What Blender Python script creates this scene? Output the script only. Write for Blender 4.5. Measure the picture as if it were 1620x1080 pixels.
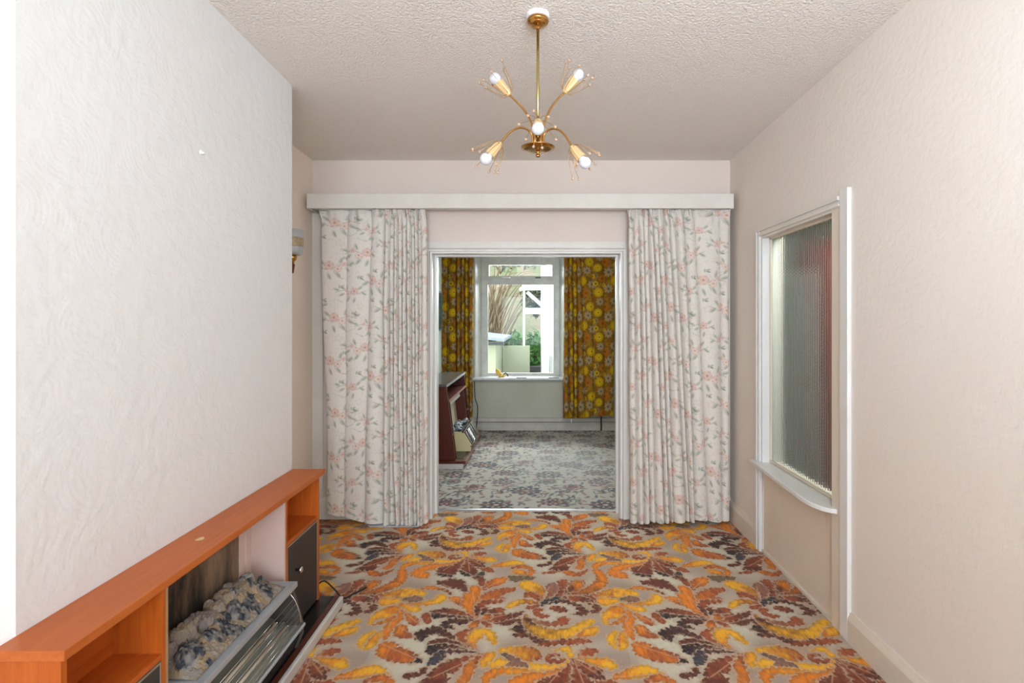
import bpy, bmesh, math, random
import numpy as np
from mathutils import Vector, Matrix

# ------------------------------------------------------------------ clear
for o in list(bpy.data.objects):
    bpy.data.objects.remove(o)
S = bpy.context.scene
C = S.collection
random.seed(7)
PI = math.pi

# ------------------------------------------------------------------ camera
EYE = 1.54
cd = bpy.data.cameras.new('camera')
cam = bpy.data.objects.new('camera', cd)
C.objects.link(cam)
cam.location = (0, 0, EYE)
cam.rotation_euler = (PI / 2, 0, 0)
cd.sensor_width = 36
cd.lens = 18.0
cd.shift_x = -(849 - 810) / 1620
cd.shift_y = -(540 - 508) / 1620
cd.clip_start = 0.02
cd.clip_end = 200
S.camera = cam

# ------------------------------------------------------------------ view
S.view_settings.view_transform = 'Standard'
S.view_settings.look = 'None'
S.view_settings.gamma = 1.0
S.view_settings.use_curve_mapping = False
S.view_settings.exposure = 0.0

# ------------------------------------------------------------------ world: flat bright overcast sky
W = bpy.data.worlds.new('world')
S.world = W
W.use_nodes = True
bg = W.node_tree.nodes['Background']
bg.inputs[0].default_value = (0.93, 0.97, 1.0, 1)
bg.inputs[1].default_value = 4.2


def area(name, loc, rot, sx, sy, watts, col, portal=False):
    l = bpy.data.lights.new(name, 'AREA')
    l.shape = 'RECTANGLE'
    l.size, l.size_y = sx, sy
    l.energy = watts
    l.color = col
    if portal:
        l.cycles.is_portal = True
    o = bpy.data.objects.new(name, l)
    o.location = loc
    o.rotation_euler = rot
    C.objects.link(o)
    return o


# daylight through the front-room window that stands behind the photographer
area('front_window_daylight', (0.10, -2.52, 1.62), (PI / 2 + .12, 0, 0), 2.5, 1.75, 84, (0.715, 0.975, 1.25))
# added fill light aimed up at the ceiling, lifts the far end of the room
area('ceiling_fill', (0.45, 0.1, 2.0), (PI - .85, 0, 0), 0.7, 0.7, 31, (0.785, 0.98, 1.15))
# daylight arriving at the rear window (outside the glass)
area('rear_window_portal', (-0.24, 7.66, 1.6), (-PI / 2, 0, 0), 1.15, 1.75, 1, (1, 1, 1), portal=True)
area('rear_window_daylight', (-0.24, 8.6, 2.7), (-PI / 2 + 0.55, 0, 0), 2.2, 1.6, 230, (0.95, 0.99, 1.0))
# added fill inside the rear room above the opening, brightens the backlit window wall
area('rear_room_fill', (0.2, 4.75, 2.60), (.55, 0, 0), 1.2, 0.5, 19, (0.94, 1.0, 1.02))
area('hall_fill', (1.95, 3.0, 2.7), (.25, 0, 0), 0.5, 1.6, 62, (0.97, 1.0, 0.97))  # added light for the hall behind the reeded glass, not an actual fitting


# ================================================================== helpers
def lin(c):
    c = np.asarray(c, float) / 255.0
    return np.where(c <= 0.04045, c / 12.92, ((c + 0.055) / 1.055) ** 2.4)


def L4(c):
    v = lin(c)
    return (float(v[0]), float(v[1]), float(v[2]), 1.0)


def mat(name, col, rough=0.6, metal=0.0, noise=None, bump=None, wave=None, spec=0.4, sheen=0.0, attr=None, trans=0.0, ior=1.45, coat=0.0, alpha=1.0):
    """col sRGB 0-255; noise=(scale, col2, (sx,sy,sz), contrast); bump=(scale, strength, distance, detail)"""
    m = bpy.data.materials.new(name)
    m.use_nodes = True
    nt = m.node_tree
    P = nt.nodes['Principled BSDF']
    P.inputs['Base Color'].default_value = L4(col)
    P.inputs['Roughness'].default_value = rough
    P.inputs['Metallic'].default_value = metal
    P.inputs['Specular IOR Level'].default_value = spec
    P.inputs['Sheen Weight'].default_value = sheen
    P.inputs['Transmission Weight'].default_value = trans
    P.inputs['IOR'].default_value = ior
    P.inputs['Coat Weight'].default_value = coat
    P.inputs['Alpha'].default_value = alpha
    tc = nt.nodes.new('ShaderNodeTexCoord')
    out = None
    if attr:
        a = nt.nodes.new('ShaderNodeAttribute')
        a.attribute_name = attr
        out = a.outputs['Color']
        nt.links.new(out, P.inputs['Base Color'])
    if noise:
        sc, c2, st, con = noise
        mp = nt.nodes.new('ShaderNodeMapping')
        mp.inputs['Scale'].default_value = st
        nt.links.new(tc.outputs['Object'], mp.inputs[0])
        n = nt.nodes.new('ShaderNodeTexNoise')
        n.inputs['Scale'].default_value = sc
        n.inputs['Detail'].default_value = 6
        n.inputs['Roughness'].default_value = 0.65
        nt.links.new(mp.outputs[0], n.inputs['Vector'])
        r = nt.nodes.new('ShaderNodeValToRGB')
        r.color_ramp.elements[0].position = 0.5 - con
        r.color_ramp.elements[1].position = 0.5 + con
        r.color_ramp.elements[0].color = L4(col)
        r.color_ramp.elements[1].color = L4(c2)
        nt.links.new(n.outputs['Fac'], r.inputs[0])
        if attr:
            r.color_ramp.elements[0].color = (0.86, 0.86, 0.86, 1)
            r.color_ramp.elements[1].color = (1.1, 1.1, 1.1, 1)
            mx = nt.nodes.new('ShaderNodeMix')
            mx.data_type = 'RGBA'
            mx.blend_type = 'MULTIPLY'
            mx.inputs[0].default_value = 1
            nt.links.new(out, mx.inputs[6])
            nt.links.new(r.outputs[0], mx.inputs[7])
            out = mx.outputs[2]
        else:
            out = r.outputs[0]
        nt.links.new(out, P.inputs['Base Color'])
    if bump:
        sc, stg, dist, det = bump
        n2 = nt.nodes.new('ShaderNodeTexNoise')
        n2.inputs['Scale'].default_value = sc
        n2.inputs['Detail'].default_value = det
        nt.links.new(tc.outputs['Object'], n2.inputs['Vector'])
        b = nt.nodes.new('ShaderNodeBump')
        b.inputs['Strength'].default_value = stg
        b.inputs['Distance'].default_value = dist
        nt.links.new(n2.outputs['Fac'], b.inputs['Height'])
        nt.links.new(b.outputs[0], P.inputs['Normal'])
    return m


def add_box(bm, x0, x1, y0, y1, z0, z1):
    vs = [bm.verts.new(p) for p in ((x0, y0, z0), (x1, y0, z0), (x1, y1, z0), (x0, y1, z0),
                                    (x0, y0, z1), (x1, y0, z1), (x1, y1, z1), (x0, y1, z1))]
    for f in ((0, 3, 2, 1), (4, 5, 6, 7), (0, 1, 5, 4), (1, 2, 6, 5), (2, 3, 7, 6), (3, 0, 4, 7)):
        bm.faces.new([vs[i] for i in f])


def add_prism(bm, pts, vec):
    """closed prism: polygon pts (3D) extruded by vec"""
    a = [bm.verts.new(p) for p in pts]
    v = Vector(vec)
    b = [bm.verts.new(Vector(p) + v) for p in pts]
    n = len(pts)
    bm.faces.new(list(reversed(a)))
    bm.faces.new(b)
    for i in range(n):
        bm.faces.new([a[i], a[(i + 1) % n], b[(i + 1) % n], b[i]])


def frame_of(t):
    t = Vector(t).normalized()
    u = t.cross(Vector((0, 0, 1)))
    if u.length < 1e-3:
        u = t.cross(Vector((0, 1, 0)))
    u.normalize()
    return t, u, t.cross(u)


def add_tube(bm, pts, r, n=8, cap=True):
    pts = [Vector(p) for p in pts]
    rs = r if isinstance(r, (list, tuple)) else [r] * len(pts)
    rings = []
    prev = None
    for i, p in enumerate(pts):
        t = (pts[min(i + 1, len(pts) - 1)] - pts[max(i - 1, 0)]).normalized()
        if prev is None:
            _, u, w = frame_of(t)
        else:
            u = prev - t * prev.dot(t)
            u.normalize()
            w = t.cross(u)
        prev = u
        rings.append([bm.verts.new(p + (u * math.cos(2 * PI * k / n) + w * math.sin(2 * PI * k / n)) * rs[i]) for k in range(n)])
    for a, b in zip(rings, rings[1:]):
        for k in range(n):
            bm.faces.new([a[k], a[(k + 1) % n], b[(k + 1) % n], b[k]])
    if cap:
        bm.faces.new(list(reversed(rings[0])))
        bm.faces.new(rings[-1])


def add_lathe(bm, origin, axis, prof, n=24):
    """prof: (distance along axis, radius)"""
    t, u, w = frame_of(axis)
    o = Vector(origin)
    rings = []
    for h, r in prof:
        if r < 1e-6:
            rings.append([bm.verts.new(o + t * h)])
        else:
            rings.append([bm.verts.new(o + t * h + (u * math.cos(2 * PI * k / n) + w * math.sin(2 * PI * k / n)) * r) for k in range(n)])
    for a, b in zip(rings, rings[1:]):
        for k in range(n):
            q = [a[k % len(a)], a[(k + 1) % len(a)], b[(k + 1) % len(b)], b[k % len(b)]]
            q2 = []
            for v in q:
                if v not in q2:
                    q2.append(v)
            if len(q2) > 2:
                bm.faces.new(q2)
    if len(rings[0]) > 1:
        bm.faces.new(list(reversed(rings[0])))
    if len(rings[-1]) > 1:
        bm.faces.new(rings[-1])


def add_ball(bm, c, r, n=12):
    add_lathe(bm, c, (0, 0, 1), [(-r * math.cos(PI * i / 8), r * math.sin(PI * i / 8) if 0 < i < 8 else 0) for i in range(9)], n)


def spline(pts, n=8):
    pts = [Vector(p) for p in pts]
    out = []
    P = [pts[0] * 2 - pts[1]] + pts + [pts[-1] * 2 - pts[-2]]
    for i in range(1, len(P) - 2):
        for k in range(n):
            t = k / n
            a, b, c, d = P[i - 1], P[i], P[i + 1], P[i + 2]
            out.append(0.5 * ((2 * b) + (c - a) * t + (2 * a - 5 * b + 4 * c - d) * t * t + (3 * b - a - 3 * c + d) * t ** 3))
    out.append(pts[-1])
    return out


def link(o, parent=None):
    C.objects.link(o)
    if parent is not None:
        o.parent = parent
        if parent.type == 'EMPTY':
            o.matrix_parent_inverse = Matrix.Translation(-parent.location)
    return o


def obj(name, bm, m, parent=None, smooth=False, bevel=0.0):
    if bevel:
        bmesh.ops.remove_doubles(bm, verts=bm.verts, dist=1e-6)
        bmesh.ops.bevel(bm, geom=[e for e in bm.edges if e.is_manifold and e.calc_face_angle(0) > 0.6], offset=bevel, segments=2, affect='EDGES', profile=0.5)
    bmesh.ops.recalc_face_normals(bm, faces=bm.faces)
    me = bpy.data.meshes.new(name)
    bm.to_mesh(me)
    bm.free()
    for p in me.polygons:
        p.use_smooth = smooth
    if isinstance(m, (list, tuple)):
        for q in m:
            me.materials.append(q)
    else:
        me.materials.append(m)
    return link(bpy.data.objects.new(name, me), parent)


def boxes(name, lst, m, parent=None, bevel=0.0):
    bm = bmesh.new()
    for b in lst:
        add_box(bm, *b)
    return obj(name, bm, m, parent, bevel=bevel)


def tag(o, label, cat=None, group=None, kind=None):
    if label:
        o['label'] = label
    if cat:
        o['category'] = cat
    if group:
        o['group'] = group
    if kind:
        o['kind'] = kind
    return o


def thing(name, loc, label, cat, group=None, kind=None):
    e = bpy.data.objects.new(name, None)
    e.location = loc
    e.empty_display_size = 0.1
    C.objects.link(e)
    return tag(e, label, cat, group, kind)


def grid(name, X, Y, Z, col, m, parent=None, smooth=True):
    """grid mesh from 2-D arrays, with linear-colour point attribute Col (shape (r,c,3))"""
    r, c = X.shape
    n = r * c
    me = bpy.data.meshes.new(name)
    me.vertices.add(n)
    co = np.stack([X, Y, Z], -1).reshape(-1).astype(np.float32)
    me.vertices.foreach_set('co', co)
    idx = np.arange(n, dtype=np.int32).reshape(r, c)
    q = np.stack([idx[:-1, :-1], idx[:-1, 1:], idx[1:, 1:], idx[1:, :-1]], -1).reshape(-1)
    nf = (r - 1) * (c - 1)
    me.loops.add(nf * 4)
    me.loops.foreach_set('vertex_index', q.astype(np.int32))
    me.polygons.add(nf)
    me.polygons.foreach_set('loop_start', np.arange(0, nf * 4, 4, dtype=np.int32))
    me.polygons.foreach_set('loop_total', np.full(nf, 4, dtype=np.int32))
    me.polygons.foreach_set('use_smooth', np.full(nf, smooth))
    me.update(calc_edges=True)
    if col is not None:
        a = me.attributes.new('Col', 'FLOAT_COLOR', 'POINT')
        rgba = np.ones((n, 4), np.float32)
        rgba[:, :3] = col.reshape(-1, 3)
        a.data.foreach_set('color', rgba.reshape(-1))
    me.materials.append(m)
    return link(bpy.data.objects.new(name, me), parent)


# ------------------------------------------------------------------ woven / printed pattern rasteriser (flat print only)
rng = np.random.RandomState(3)


def vnoise(x, y, period=(64, 64), seed=0):
    """smooth periodic value noise on integer lattice"""
    rs = np.random.RandomState(seed)
    T = rs.rand(period[1], period[0])
    xi = np.floor(x).astype(int)
    yi = np.floor(y).astype(int)
    fx = x - xi
    fy = y - yi
    fx = fx * fx * (3 - 2 * fx)
    fy = fy * fy * (3 - 2 * fy)
    g = lambda a, b: T[b % period[1], a % period[0]]
    return (g(xi, yi) * (1 - fx) + g(xi + 1, yi) * fx) * (1 - fy) + (g(xi, yi + 1) * (1 - fx) + g(xi + 1, yi + 1) * fx) * fy


class Tile:
    """periodic colour raster of a textile repeat, lattice (w,0) and (sx,h)"""

    def __init__(s, w, h, res, bgc, sx=0.0):
        s.w, s.h, s.sx = w, h, sx
        s.nx, s.ny = int(round(w / res)), int(round(h / res))
        s.dx, s.dy = w / s.nx, h / s.ny
        s.img = np.ones((s.ny, s.nx, 3)) * lin(bgc)
        s.gx, s.gy = np.meshgrid((np.arange(s.nx) + .5) * s.dx, (np.arange(s.ny) + .5) * s.dy)

    def window(s, x0, x1, y0, y1):
        """yield (index arrays, offset) of lattice copies that meet the box"""
        for j in range(math.floor(y0 / s.h), math.floor(y1 / s.h) + 1):
            for i in range(math.floor((x0 - j * s.sx) / s.w), math.floor((x1 - j * s.sx) / s.w) + 1):
                ox, oy = i * s.w + j * s.sx, j * s.h
                a0 = max(0, int((x0 - ox) / s.dx) - 1)
                a1 = min(s.nx, int((x1 - ox) / s.dx) + 2)
                b0 = max(0, int((y0 - oy) / s.dy) - 1)
                b1 = min(s.ny, int((y1 - oy) / s.dy) + 2)
                if a1 > a0 and b1 > b0:
                    yield slice(b0, b1), slice(a0, a1), ox, oy

    def ell(s, x, y, rx, ry, ang, c, al=1.0, soft=0.25):
        R = max(rx, ry) * 1.3
        ca, sa = math.cos(ang), math.sin(ang)
        c = lin(c)
        for sy, sxx, ox, oy in s.window(x - R, x + R, y - R, y + R):
            X = s.gx[sy, sxx] + ox - x
            Y = s.gy[sy, sxx] + oy - y
            u = (X * ca + Y * sa) / rx
            v = (-X * sa + Y * ca) / ry
            d = np.sqrt(u * u + v * v)
            a = np.clip((1 + soft / 2 - d) / soft, 0, 1)[..., None] * al
            s.img[sy, sxx] = s.img[sy, sxx] * (1 - a) + c * a

    def stroke(s, pts, r, c, al=1.0):
        P = spline([Vector((p[0], p[1], 0)) for p in pts], 10)
        for a, b in zip(P, P[1:]):
            d = b - a
            s.ell((a.x + b.x) / 2, (a.y + b.y) / 2, d.length / 2 + r, r, math.atan2(d.y, d.x), c, al, 0.6)

    def poly(s, pts, c0, c1, halo=None, hw=0.006, warp=0.006, rib=None, soft=0.002, grow=0.0):
        """leaf: outline pts (first = base), colour runs c0 -> c1 away from the base; ragged edge"""
        P = np.array(pts, float)
        n = len(P)
        Q = []
        for i in range(n):
            a, b, c, d = P[i - 1], P[i], P[(i + 1) % n], P[(i + 2) % n]
            for t in (0, .25, .5, .75):
                Q.append(0.5 * (2 * b + (c - a) * t + (2 * a - 5 * b + 4 * c - d) * t * t + (3 * b - a - 3 * c + d) * t ** 3))
        Q = np.array(Q)
        base = P[0]
        far = P[np.argmax(((P - base) ** 2).sum(1))]
        Lr = np.linalg.norm(far - base) + 1e-6
        c0, c1 = lin(c0), lin(c1)
        m = hw + warp + 0.01
        A = Q
        B = np.roll(Q, -1, 0)
        seg = np.hypot(*(B - A).T)
        cum = np.concatenate([[0], np.cumsum(seg)[:-1]])
        total = seg.sum()
        lam = total / max(4, round(total / .036))
        tamp = min(.012, total * .018)
        for sy, sxx, ox, oy in s.window(Q[:, 0].min() - m, Q[:, 0].max() + m, Q[:, 1].min() - m, Q[:, 1].max() + m):
            X = s.gx[sy, sxx] + ox
            Y = s.gy[sy, sxx] + oy
            wx = (vnoise((X - ox) / 0.010 + 5, (Y - oy) / 0.010, seed=1) - .5) * 2 * warp
            wy = (vnoise((X - ox) / 0.010 + 9, (Y - oy) / 0.010, seed=2) - .5) * 2 * warp
            px = (X + wx)[..., None]
            py = (Y + wy)[..., None]
            ex, ey = (B - A)[:, 0], (B - A)[:, 1]
            tx, ty = px - A[:, 0], py - A[:, 1]
            t = np.clip((tx * ex + ty * ey) / (ex * ex + ey * ey + 1e-12), 0, 1)
            D = np.sqrt(((tx - t * ex) ** 2 + (ty - t * ey) ** 2).min(-1))
            cross = ((A[:, 1] > py) != (B[:, 1] > py)) & (px < ex * (py - A[:, 1]) / (ey + 1e-12) + A[:, 0])
            inside = (cross.sum(-1) % 2) == 1
            sd = np.where(inside, -D, D) - grow
            dd2 = (tx - t * ex) ** 2 + (ty - t * ey) ** 2
            ii = dd2.argmin(-1)
            tt_ = np.take_along_axis(t, ii[..., None], -1)[..., 0]
            per = cum[ii] + tt_ * seg[ii]
            ph = ((per + .010 * (vnoise((X - ox) / .03, (Y - oy) / .03, period=(256, 256), seed=51) - .5)) / lam) % 1.0
            tooth = np.where(ph < .68, ph / .68, (1 - ph) / .32)
            sd = sd - (tooth - .45) * tamp * (.35 + 1.3 * vnoise((X - ox) / .025, (Y - oy) / .025, period=(256, 256), seed=52))
            img = s.img[sy, sxx]
            if halo is not None:
                a = (np.clip((.020 - sd) / 0.014, 0, 1) * vnoise((X - ox) / .02, (Y - oy) / .02, period=(256, 256), seed=18) * .5)[..., None]
                img = img * (1 - a) + (c0 * .25 + c1 * .45 + lin((206, 182, 160)) * .3) * a
                a = (np.clip((hw - sd) / 0.004, 0, 1) * 0.75)[..., None]
                img = img * (1 - a) + lin(halo) * a
            f = np.clip(np.hypot(X - base[0], Y - base[1]) / Lr, 0, 1)
            f = np.clip(f * 1.25 - .1, 0, 1)
            fib = vnoise((X - ox) / 0.006, (Y - oy) / 0.02, period=(256, 256), seed=4) - .5
            f = np.clip(f + fib * .45 + (vnoise((X - ox) / 0.035, (Y - oy) / 0.035, period=(256, 256), seed=17) - .5) * .7, 0, 1)[..., None]
            col = c0 * (1 - f) + c1 * f
            # edges of the leaf woven a little darker than its middle
            tone = 0.72 + 0.50 * np.clip(-sd / 0.022, 0, 1)
            streak = vnoise((X - ox) / 0.008 + 3, (Y - oy) / 0.030, period=(256, 256), seed=6)
            tone = tone * (.84 + .32 * streak)
            col = col * tone[..., None]
            vein = (np.clip((.13 - np.minimum(ph, 1 - ph)) / .08, 0, 1) * np.clip((-sd - .001) / .003, 0, 1) * np.clip((.022 + sd) / .012, 0, 1) * .26)[..., None]
            col = col * (1 - vein) + lin((232, 182, 132)) * vein
            fringe = (np.clip((vnoise((X - ox + Y * .4) / 0.011, (Y - oy) / 0.022, period=(256, 256), seed=9) - .68) / .12, 0, 1) * np.clip((sd + .018) / .01, 0, 1) * .55)[..., None]
            col = col * (1 - fringe) + lin((226, 176, 128)) * fringe
            a = np.clip((0 - sd) / soft + .5, 0, 1)[..., None]
            img = img * (1 - a) + col * a
            if rib is not None:
                q = far * 0.8 + base * 0.2
                e = q - base
                tt = np.clip(((X - base[0]) * e[0] + (Y - base[1]) * e[1]) / (e @ e), 0, 1)
                dd = np.hypot(X - base[0] - tt * e[0], Y - base[1] - tt * e[1])
                a = (np.clip((0.004 - dd) / 0.003, 0, 1) * inside * 0.7)[..., None]
                img = img * (1 - a) + lin(rib) * a
            s.img[sy, sxx] = img

    def sample(s, x, y):
        j = np.floor(y / s.h)
        yy = y - j * s.h
        xx = (x - j * s.sx) % s.w
        u = xx / s.dx - .5
        v = yy / s.dy - .5
        i0 = np.floor(u).astype(int)
        j0 = np.floor(v).astype(int)
        fu = (u - i0)[..., None]
        fv = (v - j0)[..., None]
        j1 = np.clip(j0 + 1, 0, s.ny - 1)
        j0 = np.clip(j0, 0, s.ny - 1)
        g = lambda a, b: s.img[b, a % s.nx]
        return (g(i0, j0) * (1 - fu) + g(i0 + 1, j0) * fu) * (1 - fv) + (g(i0, j1) * (1 - fu) + g(i0 + 1, j1) * fu) * fv


# ================================================================== materials
M = {}
M['wall'] = mat('wallpaper_painted_cream', (236, 226, 216), 0.75, noise=(0.9, (232, 219, 207), (1, 1, 1), .25), bump=(38, .35, .006, 4), spec=.2)
M['breast'] = mat('embossed_wallpaper_painted', (233, 230, 227), 0.7, noise=(0.7, (229, 222, 216), (1, 1, 1), .25), bump=(22, .5, .008, 5), spec=.25)
M['ceiling'] = mat('stippled_ceiling_paint', (240, 231, 222), 0.8, bump=(100, .9, .012, 3), spec=.2)
M['gloss'] = mat('cream_gloss_paint', (229, 222, 212), 0.35, noise=(6, (222, 213, 201), (1, 1, 1), .2), spec=.5)
M['white_gloss'] = mat('white_gloss_paint', (232, 229, 226), 0.3, noise=(5, (224, 219, 212), (1, 1, 1), .25), spec=.5)
M['skirt'] = mat('aged_cream_paint', (230, 217, 200), 0.45, noise=(4, (220, 204, 184), (1, 1, 1), .3), spec=.4)
M['hatchpanel'] = mat('grubby_cream_panel', (234, 220, 202), 0.6, noise=(2.2, (222, 200, 178), (1, 1, 1), .3), spec=.3)
M['farwall'] = mat('grey_green_damp_wallpaper', (196, 195, 182), 0.85, noise=(2.5, (178, 174, 156), (1, 1, .6), .3), bump=(40, .3, .004, 3), spec=.15)
M['farskirt'] = mat('dusty_grey_white_paint', (205, 200, 190), 0.5, noise=(7, (180, 172, 160), (1, 1, 1), .3))
M['teak'] = mat('orange_teak_veneer', (202, 102, 36), 0.42, noise=(5, (166, 72, 16), (9, .8, 9), .28), bump=(30, .1, .002, 3), spec=.45)
M['teaktop'] = mat('worn_teak_top', (202, 110, 48), 0.42, noise=(4, (176, 84, 30), (9, .8, 9), .3), spec=.5)
M['teak_v'] = mat('orange_teak_upright', (204, 106, 36), 0.42, noise=(5, (170, 76, 16), (9, 9, .8), .28), spec=.45)
M['mahog'] = mat('dark_mahogany_veneer', (96, 40, 24), 0.35, noise=(6, (66, 24, 15), (6, 6, .8), .3), spec=.45)
M['black'] = mat('black_grained_laminate', (52, 48, 46), 0.45, bump=(160, .4, .002, 2), noise=(3, (64, 60, 56), (1, 1, 1), .2))
M['blackgloss'] = mat('black_hearth_glass', (26, 22, 22), 0.2, spec=.6)
M['chrome'] = mat('chrome_metal', (215, 212, 208), 0.18, metal=1)
M['alu'] = mat('satin_aluminium', (200, 200, 200), 0.35, metal=1, noise=(30, (170, 170, 172), (1, 1, 1), .3))
M['steelgrey'] = mat('grey_enamelled_metal', (182, 184, 186), 0.38, metal=.25, noise=(6, (164, 168, 172), (1, 1, 1), .3))
M['reflector'] = mat('polished_reflector_metal', (178, 178, 164), 0.35, metal=.35, noise=(7, (150, 150, 138), (1, 1, 1), .3))
M['ceramic'] = mat('pale_ceramic_rod', (212, 196, 176), 0.6)
M['brass'] = mat('polished_brass', (206, 160, 90), 0.22, metal=1, noise=(12, (170, 118, 56), (1, 1, 1), .35))
M['olivebrass'] = mat('lacquered_brass_rod', (196, 178, 116), 0.25, metal=1)
M['creamgold'] = mat('cream_gold_lamp_cup', (226, 190, 138), 0.4, metal=.25)
M['bead'] = mat('clear_glass_bead', (206, 170, 140), 0.1, trans=.2, ior=1.4, spec=.7)
M['wire'] = mat('fine_gilt_wire', (190, 150, 100), 0.35, metal=.6)
M['opal'] = mat('opal_white_bulb_glass', (214, 214, 218), 0.12, spec=.6, coat=.2)
M['plastic_white'] = mat('white_plastic', (232, 230, 226), 0.4)
M['soot'] = mat('sooty_brown_board', (44, 36, 30), 0.6, noise=(2.6, (146, 118, 94), (1, 3.2, .8), .14))
M['pinkpaint'] = mat('dull_pink_painted_metal', (214, 184, 170), 0.4)
M['darkcavity'] = mat('dark_cavity', (24, 22, 22), 0.7)
M['cable'] = mat('black_cable_rubber', (36, 30, 28), 0.5)
M['browncable'] = mat('brown_cable_rubber', (62, 38, 28), 0.5)
M['cloth'] = mat('printed_cotton', (220, 212, 204), 0.95, attr='Col', bump=(220, .25, .002, 2), spec=.1, sheen=.2)
M['retro'] = mat('printed_retro_cloth', (150, 110, 30), 0.9, attr='Col', bump=(180, .3, .003, 2), spec=.12)
M['carpet'] = mat('tufted_wool_carpet', (190, 160, 130), 1.0, attr='Col', noise=(260, (0, 0, 0), (1, 1, 1), .3), bump=(420, .9, .006, 3), spec=.05, sheen=.15)
M['carpet2'] = mat('worn_wool_carpet', (170, 160, 145), 0.75, attr='Col', noise=(160, (0, 0, 0), (1, 1, 1), .3), bump=(200, .7, .005, 3), spec=.25, sheen=.12)
M['coal'] = mat('moulded_ash_and_coal', (170, 150, 125), 0.85, attr='Col', noise=(90, (0, 0, 0), (1, 1, 1), .3), bump=(150, 1.0, .006, 4), spec=.2)
M['subfloor'] = mat('bare_floor_boards', (120, 95, 70), 0.8, noise=(3, (100, 78, 56), (1, 8, 1), .3))
M['sheetplastic'] = mat('frosted_grey_plastic', (186, 188, 192), 0.35)
M['frameupvc'] = mat('window_frame_white_paint', (222, 222, 214), 0.35, noise=(9, (186, 186, 180), (1, 1, 1), .3))
M['sillpaint'] = mat('window_board_white', (232, 233, 236), 0.3, noise=(14, (196, 196, 196), (1, 1, 1), .22))


# clear pane (thin sheet: mostly straight-through with a weak mirror coat)
def pane_mat(name, tint, gl):
    m = bpy.data.materials.new(name)
    m.use_nodes = True
    nt = m.node_tree
    nt.nodes.remove(nt.nodes['Principled BSDF'])
    out = nt.nodes['Material Output']
    t = nt.nodes.new('ShaderNodeBsdfTransparent')
    t.inputs[0].default_value = tint
    g = nt.nodes.new('ShaderNodeBsdfGlossy')
    g.inputs['Roughness'].default_value = .03
    f = nt.nodes.new('ShaderNodeFresnel')
    f.inputs[0].default_value = gl
    mx = nt.nodes.new('ShaderNodeMixShader')
    nt.links.new(f.outputs[0], mx.inputs[0])
    nt.links.new(t.outputs[0], mx.inputs[1])
    nt.links.new(g.outputs[0], mx.inputs[2])
    nt.links.new(mx.outputs[0], out.inputs[0])
    return m


M['pane'] = pane_mat('clear_window_glass', (.95, .98, .97, 1), 1.2)
M['reeded'] = mat('reeded_patterned_glass', (232, 240, 232), 0.03, trans=.96, ior=1.13, spec=.5, coat=.8)

# wallpaper with embossed swirls on the chimney breast: extra rings from a wave node
nt = M['breast'].node_tree
tc = [n for n in nt.nodes if n.type == 'TEX_COORD'][0]
vo = nt.nodes.new('ShaderNodeTexVoronoi')
vo.inputs['Scale'].default_value = 4.2
nt.links.new(tc.outputs['Object'], vo.inputs['Vector'])
ms = nt.nodes.new('ShaderNodeMath')
ms.operation = 'MULTIPLY'
ms.inputs[1].default_value = 95
nt.links.new(vo.outputs['Distance'], ms.inputs[0])
sn = nt.nodes.new('ShaderNodeMath')
sn.operation = 'SINE'
nt.links.new(ms.outputs[0], sn.inputs[0])
b2 = nt.nodes.new('ShaderNodeBump')
b2.inputs['Strength'].default_value = .035
b2.inputs['Distance'].default_value = .004
nt.links.new(sn.outputs[0], b2.inputs['Height'])
b1 = [n for n in nt.nodes if n.type == 'BUMP' and n != b2][0]
nt.links.new(b1.outputs[0], b2.inputs['Normal'])
nt.links.new(b2.outputs[0], nt.nodes['Principled BSDF'].inputs['Normal'])

# ================================================================== setting
XL, XR = -1.75, 1.51
YB = 4.0            # front face of the wall with the wide opening
YF = -2.45
FX0, FX1, FY0, FY1 = -1.65, 1.62, 4.25, 7.25


def ceil_z(y):
    return EYE + 1.254 + 0.022 * (4 - y)


def struct(name, lst, m, label, cat, bevel=0.0):
    return tag(boxes(name, lst, m, bevel=bevel), label, cat, kind='structure')


struct('floor', [(XL - .2, 2.55, YF - .2, 4.17, -.12, -.012), (-1.9, 2.55, 4.17, 7.9, -.12, -.012)], M['subfloor'], 'bare floor boards under both fitted carpets', 'floor')
# sloping ceiling of the near room
bm = bmesh.new()
z0, z1 = ceil_z(YF), ceil_z(YB)
add_prism(bm, [(XL - .1, YF, z0), (XR + .1, YF, z0), (XR + .1, YF, z0 + .1), (XL - .1, YF, z0 + .1)], (0, YB + .1 - YF, z1 - z0))
tag(obj('ceiling', bm, M['ceiling']), 'stippled off white ceiling above the chandelier', 'ceiling', kind='structure')
struct('ceiling_rear_room', [(FX0 - .1, FX1 + .1, FY0 - .15, FY1 + .2, 2.78, 2.88)], M['ceiling'], 'flat ceiling of the rear room beyond the opening', 'ceiling')
struct('wall_left', [(XL - .1, XL, YF - .1, YB + .1, -.01, 3.0)], mat('recess_emulsion', (242, 224, 208), .75, bump=(38, .3, .005, 4), spec=.2), 'pinkish cream recess wall left of the curtain, behind the wall lamp', 'wall')
struct('wall_chimney_breast', [(XL - .005, -1.333, 1.31, 2.79, .0005, 2.90)], M['breast'], 'projecting white chimney breast with embossed swirl wallpaper', 'wall')
struct('wall_right', [(XR, XR + .11, YF - .1, 2.60, -.01, 3.0), (XR, XR + .11, 3.425, YB + .1, -.01, 3.0),
                      (XR, XR + .11, 2.60, 3.425, 2.108, 3.0), (XR + .02, XR + .11, 2.60, 3.425, -.01, .60)], M['wall'], 'cream wall with the serving hatch', 'wall')
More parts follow.
